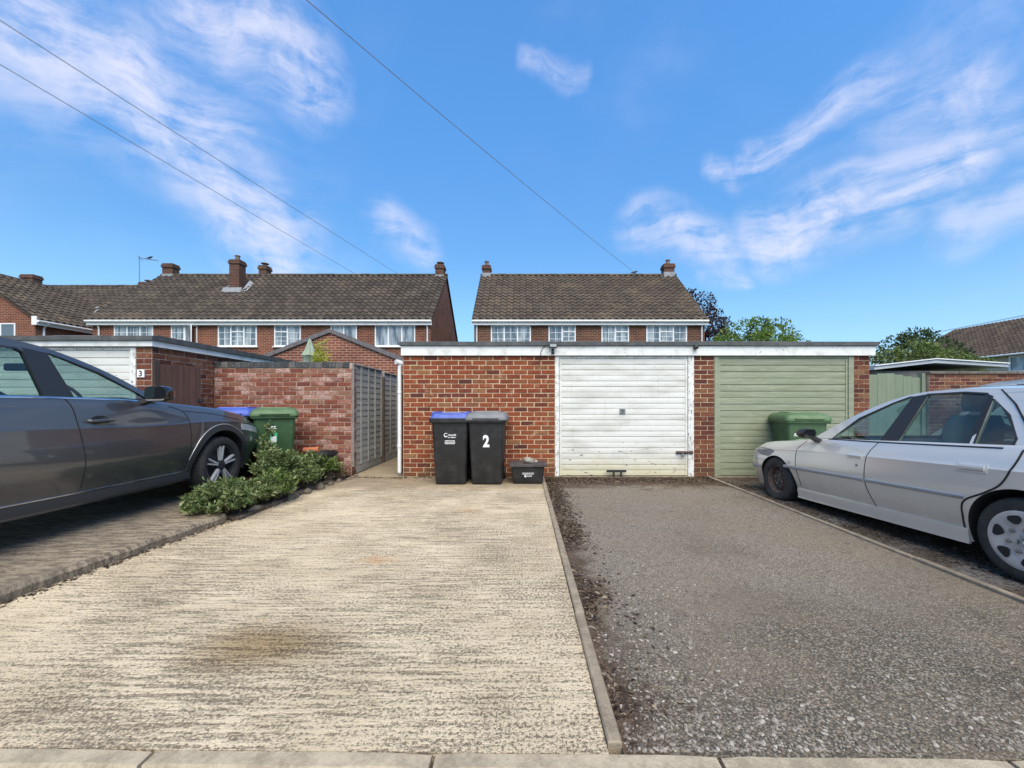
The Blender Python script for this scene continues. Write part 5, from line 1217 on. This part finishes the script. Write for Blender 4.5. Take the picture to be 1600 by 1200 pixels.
def hatch(name, label, loc, rz, paint, pitch, worn):
    c = Car(name, label, loc, rz, 2.56, ST2, .29, .345, paint, pitch)
    top = [(2.06, .885), (1.78, 1.042), (1.42, 1.218), (1.06, 1.333), (.70, 1.357), (.2, 1.335), (-.25, 1.285), (-.52, 1.16), (-.70, .90)]
    belt = [(-.4, .905), (0, .905), (.8, .89), (1.6, .872)]
    fw = [(1.76, .897), (1.74, .925), (1.50, 1.108), (1.20, 1.258), (1.06, 1.306), (1.025, 1.304), (1.165, .902)]
    rw_ = [(.985, .905), (.885, 1.322), (.60, 1.322), (.43, 1.302), (.405, 1.275), (.41, .912)]
    qw = [(.36, .912), (.362, 1.262), (.33, 1.245), (.22, 1.13), (.12, .985), (.125, .94), (.16, .915)]
    c.cabin(top, belt, [fw, rw_, qw], [[(1.158, .895), (1.017, 1.315), (.892, 1.330), (.992, .898)], [(.402, .90), (.398, 1.298), (.368, 1.285), (.366, .90)]], .40, paint, BLACKPL, CARGLASS, 15, 9)
    for side in (-1, 1):
        c.seam('window_seal', [(1.78, .884), (1.1, .890), (.5, .898), (.14, .904)], BLACKPL, .007, side)
        c.seam('door_seam', [(2.10, .85), (2.17, .74), (2.17, .55), (2.13, .32)], DARK, .004, side)
        c.seam('door_seam', [(1.13, .885), (1.19, .78), (1.21, .62), (1.20, .45), (1.13, .27)], DARK, .004, side)
        c.seam('door_seam', [(.02, .90), (.04, .80), (.10, .66), (.20, .58), (.345, .49), (.372, .36), (.375, .27)], DARK, .007, side)
        c.sheet('door_frame_seam', [(-.02, .905), (.03, 1.0), (.20, 1.22), (.33, 1.335), (.342, 1.335), (.212, 1.22), (.042, 1.0), (-.008, .905)], [], DARK, side, .002, .006)
        c.strip('rub_strip', [(2.38, .523), (1.225, .523)], .034, mat('grey rub strip', (.27, .285, .30), .4) if side < 0 else bpy.data.materials['grey rub strip'], .014, side)
        c.strip('rub_strip', [(1.20, .523), (.33, .523)], .034, bpy.data.materials['grey rub strip'], .014, side)
        c.strip('sill', [(.345, .225), (1.2, .225), (2.2, .225)], .115, paint, .022, side)
        for s0, z0 in ((1.33, .742), (.29, .752)):
            c.patch('handle_recess', [[(s0 + a, z0 + b) for a in (-.10, -.03, .03, .10)] for b in (-.034, 0, .034)], SEAT if False else paint, .004, .01, side)
            c.patch('door_handle', [[(s0 + a, z0 + .004 + b) for a in (-.085, -.03, .03, .085)] for b in (-.018, .0, .022)], paint, .009, .01, side, bulge=.004)
            c.seam('handle_shadow_gap', [(s0 - .072, z0 - .022), (s0 + .072, z0 - .022)], DARK, .005, side)
        c.patch('key_lock', [[(1.30 + rr * .013 * math.cos(a), .655 + rr * .013 * math.sin(a)) for a in np.linspace(0, 2 * math.pi, 12)] for rr in (.05, 1)], STEEL, .006, .01, side)
        c.patch('side_lamp', [[(2.30 + a, .575 + b) for a in (-.03, 0, .03)] for b in (-.014, .014)], HEADL, .005, .01, side)
        c.strip('bumper_strip', [(2.96, .455), (3.2, .455)], .05, bpy.data.materials['grey rub strip'], .012, side)
        c.patch('head_lamp', [[(s, z + .0 * k) for s in np.linspace(2.98, 3.22, 6)] for z in (.555, .60, .645)], HEADL, .004, .015, side)
        if worn and side < 0:
            g2 = [[(2.80 + rr * (.19 + .03 * math.sin(3 * a)) * math.cos(a), .672 + rr * (.062 + .012 * math.sin(2 * a + 1)) * math.sin(a)) for a in np.linspace(0, 2 * math.pi, 30)] for rr in (.02, .35, .7, 1)]
            c.patch('dented_wing', g2, varied('scraped dull primer', (.26, .255, .245), (.16, .15, .14), 9, .6, .5, 12, .02), .003, .01, side)
        mirror(c, 1.90, .945, side, BLACKPL, .16, .11)
        tr = .735
        c.wheel(0, side, tr, .29, .185, .195, rim_trim)
        c.wheel(2.56, side, tr, .29, .185, .185, rim_steel if worn else rim_trim, flat=worn, zc=.245 if worn else None)
    mb = MB(); mb.cbox(-.60, .60, -.5, 1.8, .885, .897, .004); c.put(mb, 'parcel_deck', SEAT)
    gs = mat('grey seat cloth', (.15, .155, .16), .9) if worn else SEAT
    seats(c, [(.70, -.36, .25), (.70, .36, .25), (.06, -.34, .20), (.06, .34, .20)], .89, gs); steering(c, 1.45, .34, .90)
    mb = MB(); mb.loft([[(-.62, 1.62, .88), (.62, 1.62, .88), (.6, 1.62, .93), (-.6, 1.62, .93)], [(-.62, 1.98, .87), (.62, 1.98, .87), (.6, 1.95, .89), (-.6, 1.95, .89)]]); c.put(mb, 'dashboard', BLACKPL)
    if worn:
        mb = MB(); mb.loft([rrect(.30, .16, 0, .05), rrect(.34, .22, .10, .06), rrect(.22, .14, .22, .05)]); mb.v = [(x - .30, y - .12, z + .90) for x, y, z in mb.v]; c.put(mb, 'white_bag', mat('white bag', (.7, .7, .68), .7))
        mb = MB(); mb.loft([rrect(.26, .10, 0, .03), rrect(.24, .09, .20, .03)]); mb.v = [(x - .2, y - .28, z + .95) for x, y, z in mb.v]; c.put(mb, 'red_bundle', mat('red cloth', (.35, .05, .03), .8))
    return c
hatch('parked_hatchback', 'old silver hatchback with flat rusty front wheel on the right drive', (4.18, 2.83, -.008), R(2.2), SILV, .034, .09)
suv('parked_white_car', 'white car parked beyond the silver car at the right edge', (9.85, 7.85, -.01), R(180), WPAINT)
# ------------------------------------------------------------------ shrubs beside the drive
VAR = leaf_mat('variegated shrub leaves', [(0, (.050, .080, .028)), (.45, (.10, .14, .045)), (.8, (.17, .21, .075)), (1, (.33, .34, .18))], .15)
LIME = leaf_mat('fresh green leaves', [(0, (.06, .10, .02)), (.5, (.11, .165, .035)), (1, (.19, .23, .07))], .2)
STEM = varied('woody stem', (.11, .075, .05), (.07, .05, .035), 9, .9)
def shrub(name, label, base, spread, height, nst, m, size, group, aspect=.5, lean=(0, 0), per=70):
    t = thing(name, label, 'shrub', base, 0, group); mb = MB(); pts = []; ds = []
    for i in range(nst):
        a = random.uniform(0, 6.283); r = random.uniform(.25, 1.0); h = height * random.uniform(.55, 1.05) * (1.15 - .55 * r)
        e = Vector((spread[0] * r * math.cos(a) + lean[0], spread[1] * r * math.sin(a) + lean[1], h)); s = Vector((e.x * .25, e.y * .25, 0)); md = s.lerp(e, .55) + Vector((0, 0, h * .22))
        mb.tube([s, md, e], [.007, .005, .002], 4)
        for k in range(per):
            f = random.uniform(.35, 1.0) ** .7; p = s.lerp(md, f * 2) if f < .5 else md.lerp(e, f * 2 - 1)
            d = Vector(RNG.normal(size=3)); d.z = abs(d.z) * .7 + .1; pts.append(p + Vector(RNG.normal(size=3)) * .022); ds.append(d)
    mb.build('stems', STEM, t); leaves('foliage', pts, ds, size, m, t, aspect); return t
shrub('variegated_shrub', 'low variegated shrub spilling over the kerb nearest the viewer', (-3.2, 4.45, .02), (.40, .34), .34, 60, VAR, .050, 'shrubs along the kerb', lean=(-.02, -.05))
shrub('variegated_shrub', 'variegated shrub reaching toward the front wheel of the grey car', (-3.42, 4.85, .05), (.30, .28), .25, 40, VAR, .050, 'shrubs along the kerb')
shrub('variegated_shrub', 'tallest variegated shrub in front of the green bin', (-3.22, 5.45, .03), (.38, .38), .58, 70, VAR, .052, 'shrubs along the kerb')
shrub('variegated_shrub', 'variegated shrub beside the black tub', (-3.25, 6.1, .03), (.34, .34), .50, 50, VAR, .052, 'shrubs along the kerb')
shrub('variegated_shrub', 'sprawling variegated shrub between the nearest and the tallest ones', (-3.10, 4.95, .03), (.30, .42), .32, 50, VAR, .050, 'shrubs along the kerb', lean=(.03, 0))
shrub('variegated_shrub', 'variegated shrub just in front of the one beside the tub', (-3.08, 5.75, .03), (.28, .40), .40, 46, VAR, .050, 'shrubs along the kerb')
shrub('leafy_weed', 'bright green broad leaved weed in the middle of the kerb shrubs', (-3.02, 5.05, .03), (.20, .22), .34, 20, LIME, .095, 'weeds', .34, per=26)
shrub('leafy_weed', 'bright green weed at the foot of the black tub', (-2.98, 6.35, .03), (.17, .2), .36, 18, LIME, .10, 'weeds', .30, per=24)
shrub('dry_plant', 'withered brown plant at the end of the flower bed', (-2.88, 6.5, .0), (.15, .22), .16, 22, leaf_mat('withered leaves', [(0, (.06, .04, .025)), (1, (.20, .14, .08))], .1), .07, None, .25, per=14)
shrub('ivy_sprig', 'green sprig climbing in front of the green bin sticker', (-3.62, 5.85, .08), (.10, .12), .86, 14, VAR, .06, None, per=34)
ROCK = varied('grey bed stone', (.20, .165, .12), (.085, .068, .05), 9, .95, .6, 60, .008)
for i, (x, y, s) in enumerate(((-2.97, 4.65, .10), (-2.93, 4.95, .08), (-2.90, 5.3, .10), (-2.88, 5.62, .09), (-2.85, 5.92, .11), (-2.83, 6.2, .08), (-2.82, 6.45, .07), (-2.76, 6.95, .05))):
    s *= .8; me = stone_mesh(s * .8, s * 1.6, s * .85, 20 + i * 3.7, 1); me.materials.append(ROCK); o = link('border_stone', me); o.location = (x - .03, y, s * .15); o.rotation_euler = (0, 0, random.uniform(-.4, .4))
    tag(o, ['front-most rough stone edging the shrub bed', 'second rough stone edging the shrub bed', 'third rough stone edging the shrub bed', 'middle rough stone edging the shrub bed', 'large rough stone edging the bed near the black tub', 'rough stone edging the bed beside the withered plant', 'last rough stone edging the shrub bed before the wall', 'small loose stone at the foot of the brick wall end'][i], 'stone', 'stones edging the shrub bed')

# ------------------------------------------------------------------ loose gravel and leaf litter
ico = bmesh.new(); bmesh.ops.create_icosphere(ico, subdivisions=1, radius=1); IV = np.array([v.co[:] for v in ico.verts]); IF = [tuple(v.index for v in f.verts) for f in ico.faces]; ico.free()
def scatter_stones(name, pts, smin, smax, m):
    vs = []; fs = []
    for (x, y, z) in pts:
        s = smin + (smax - smin) * random.random() ** 2.2; a = random.uniform(0, 6.28); k = np.array((random.uniform(.8, 1.5), random.uniform(.6, 1.0), random.uniform(.35, .6))) * s
        v = IV * (1 + RNG.uniform(-.28, .28, (12, 1))) * k; ca, sa = math.cos(a), math.sin(a)
        b = len(vs); vs += [(x + p[0] * ca - p[1] * sa, y + p[0] * sa + p[1] * ca, z + p[2] + k[2] * .25) for p in v]; fs += [tuple(i + b for i in f) for f in IF]
    me = bpy.data.meshes.new(name); me.from_pydata(vs, [], fs); me.materials.append(m); o = link(name, me); return tag(o, kind='stuff')
def gravel_fn(t, b):
    t.put(b.inputs['Base Color'], t.mix(t.smooth(t.noise(pos(t), 90, 3), .3, .7), t.mix(1., t.ramp(rnd(t), [(0, (.12, .10, .085)), (.4, (.20, .168, .135)), (.8, (.29, .255, .21)), (1, (.42, .38, .325))]), (.75, .74, .72), 'MULTIPLY'), t.ramp(rnd(t), [(0, (.12, .10, .085)), (.4, (.20, .168, .135)), (.8, (.29, .255, .21)), (1, (.42, .38, .325))])))
GRAV = mat('loose limestone chippings', rough=.9, fn=gravel_fn, spec=.2)
pts = []
while len(pts) < 4300:
    x, y = random.uniform(.36, 3.02), 1.45 + 3.2 * random.random() ** 1.7
    front = math.exp(-((y - 1.45) / .42) ** 2) * min(1, .35 + x * .25 + .4 * math.exp(-((x - .9) / .5) ** 2)); left = math.exp(-((x - .62 - .12 * (y - 1.5)) / .34) ** 2) * math.exp(-((y - 1.9) / 1.0) ** 2)
    n = mnoise.noise((x * 2.3, y * 2.3, 4)) * .5 + .5
    if random.random() < max(front, left) * (.35 + n): pts.append((x, y, -.006))
tag(scatter_stones('gravel', pts, .0038, .0115, GRAV), 'loose pale chippings on the tarmac', None)
def litter(name, n, gen, m, smin=.006, smax=.022):
    vs = []; fs = []
    for _ in range(n):
        x, y, z = gen(); s = random.uniform(smin, smax); a = random.uniform(0, 6.28); d = Vector((math.cos(a), math.sin(a), random.uniform(-.25, .35))); e = Vector((-math.sin(a), math.cos(a), random.uniform(-.3, .3))) * random.uniform(.25, .6)
        p = Vector((x, y, z + .004)); b = len(vs); vs += [p - d * s, p + e * s, p + d * s, p - e * s + Vector((0, 0, .3 * s))]; fs.append((b, b + 1, b + 2, b + 3))
    me = bpy.data.meshes.new(name); me.from_pydata(vs, [], fs); me.materials.append(m); return tag(link(name, me), kind='stuff')
LIT = leaf_mat('dead leaf bits', [(0, (.022, .014, .010)), (.5, (.055, .035, .022)), (.85, (.11, .075, .045)), (1, (.25, .19, .12))], .05)
def gl_(): 
    while True:
        x, y = .36 + abs(random.gauss(0, .12)), random.uniform(1.6, 6.8)
        if random.random() < .35 + .65 * mnoise.noise((y * 1.7, x * 3, 2)): return x, y, -.006
def gf_(): return random.uniform(.35, 3.05), 6.84 - abs(random.gauss(0, .28)), -.006
def gr_(): 
    while True:
        x, y = random.uniform(3.09, 4.3), random.uniform(2.2, 6.8)
        if mnoise.noise((x * 2.4, y * 2.4, 7)) > -.1: return x, y, -.01
def gc_(): return random.uniform(-2.8, .29), 6.85 - abs(random.gauss(0, .10)), 0
def gs_(): y = random.uniform(1.6, 4.4); return -3.325 + .068 * y + abs(random.gauss(0, .035)) + .012, y, 0
for nm, n, f in (('leaf_litter', 3400, gl_), ('leaf_litter', 4500, gf_), ('leaf_litter', 3200, gr_), ('leaf_litter', 700, gc_), ('leaf_litter', 500, gs_)): litter(nm, n, f, LIT)
pts = [(random.uniform(3.1, 4.4), random.uniform(2.0, 6.7), -.01) for _ in range(1200)]
scatter_stones('gravel', pts, .003, .008, GRAV)

# ------------------------------------------------------------------ put each root at the base of its thing
bpy.context.view_layer.update()
def under(o):
    for ch in o.children: yield ch; yield from under(ch)
for o in [o for o in COL.objects if o.parent is None and o.type == 'EMPTY']:
    if tuple(round(v, 5) for v in o.location) != (0, 0, 0): continue
    lo = Vector((1e9,) * 3); hi = -lo
    for d in under(o):
        if d.type == 'MESH':
            for q in d.bound_box:
                p = d.matrix_world @ Vector(q)
                for i in range(3): lo[i] = min(lo[i], p[i]); hi[i] = max(hi[i], p[i])
    if lo.x > 1e8: continue
    b = Vector(((lo.x + hi.x) / 2, (lo.y + hi.y) / 2, max(lo.z, 0) if lo.z < .2 else lo.z)); o.location = b
    for ch in o.children: ch.location = Vector(ch.location) - b
scene.render.engine = 'CYCLES'
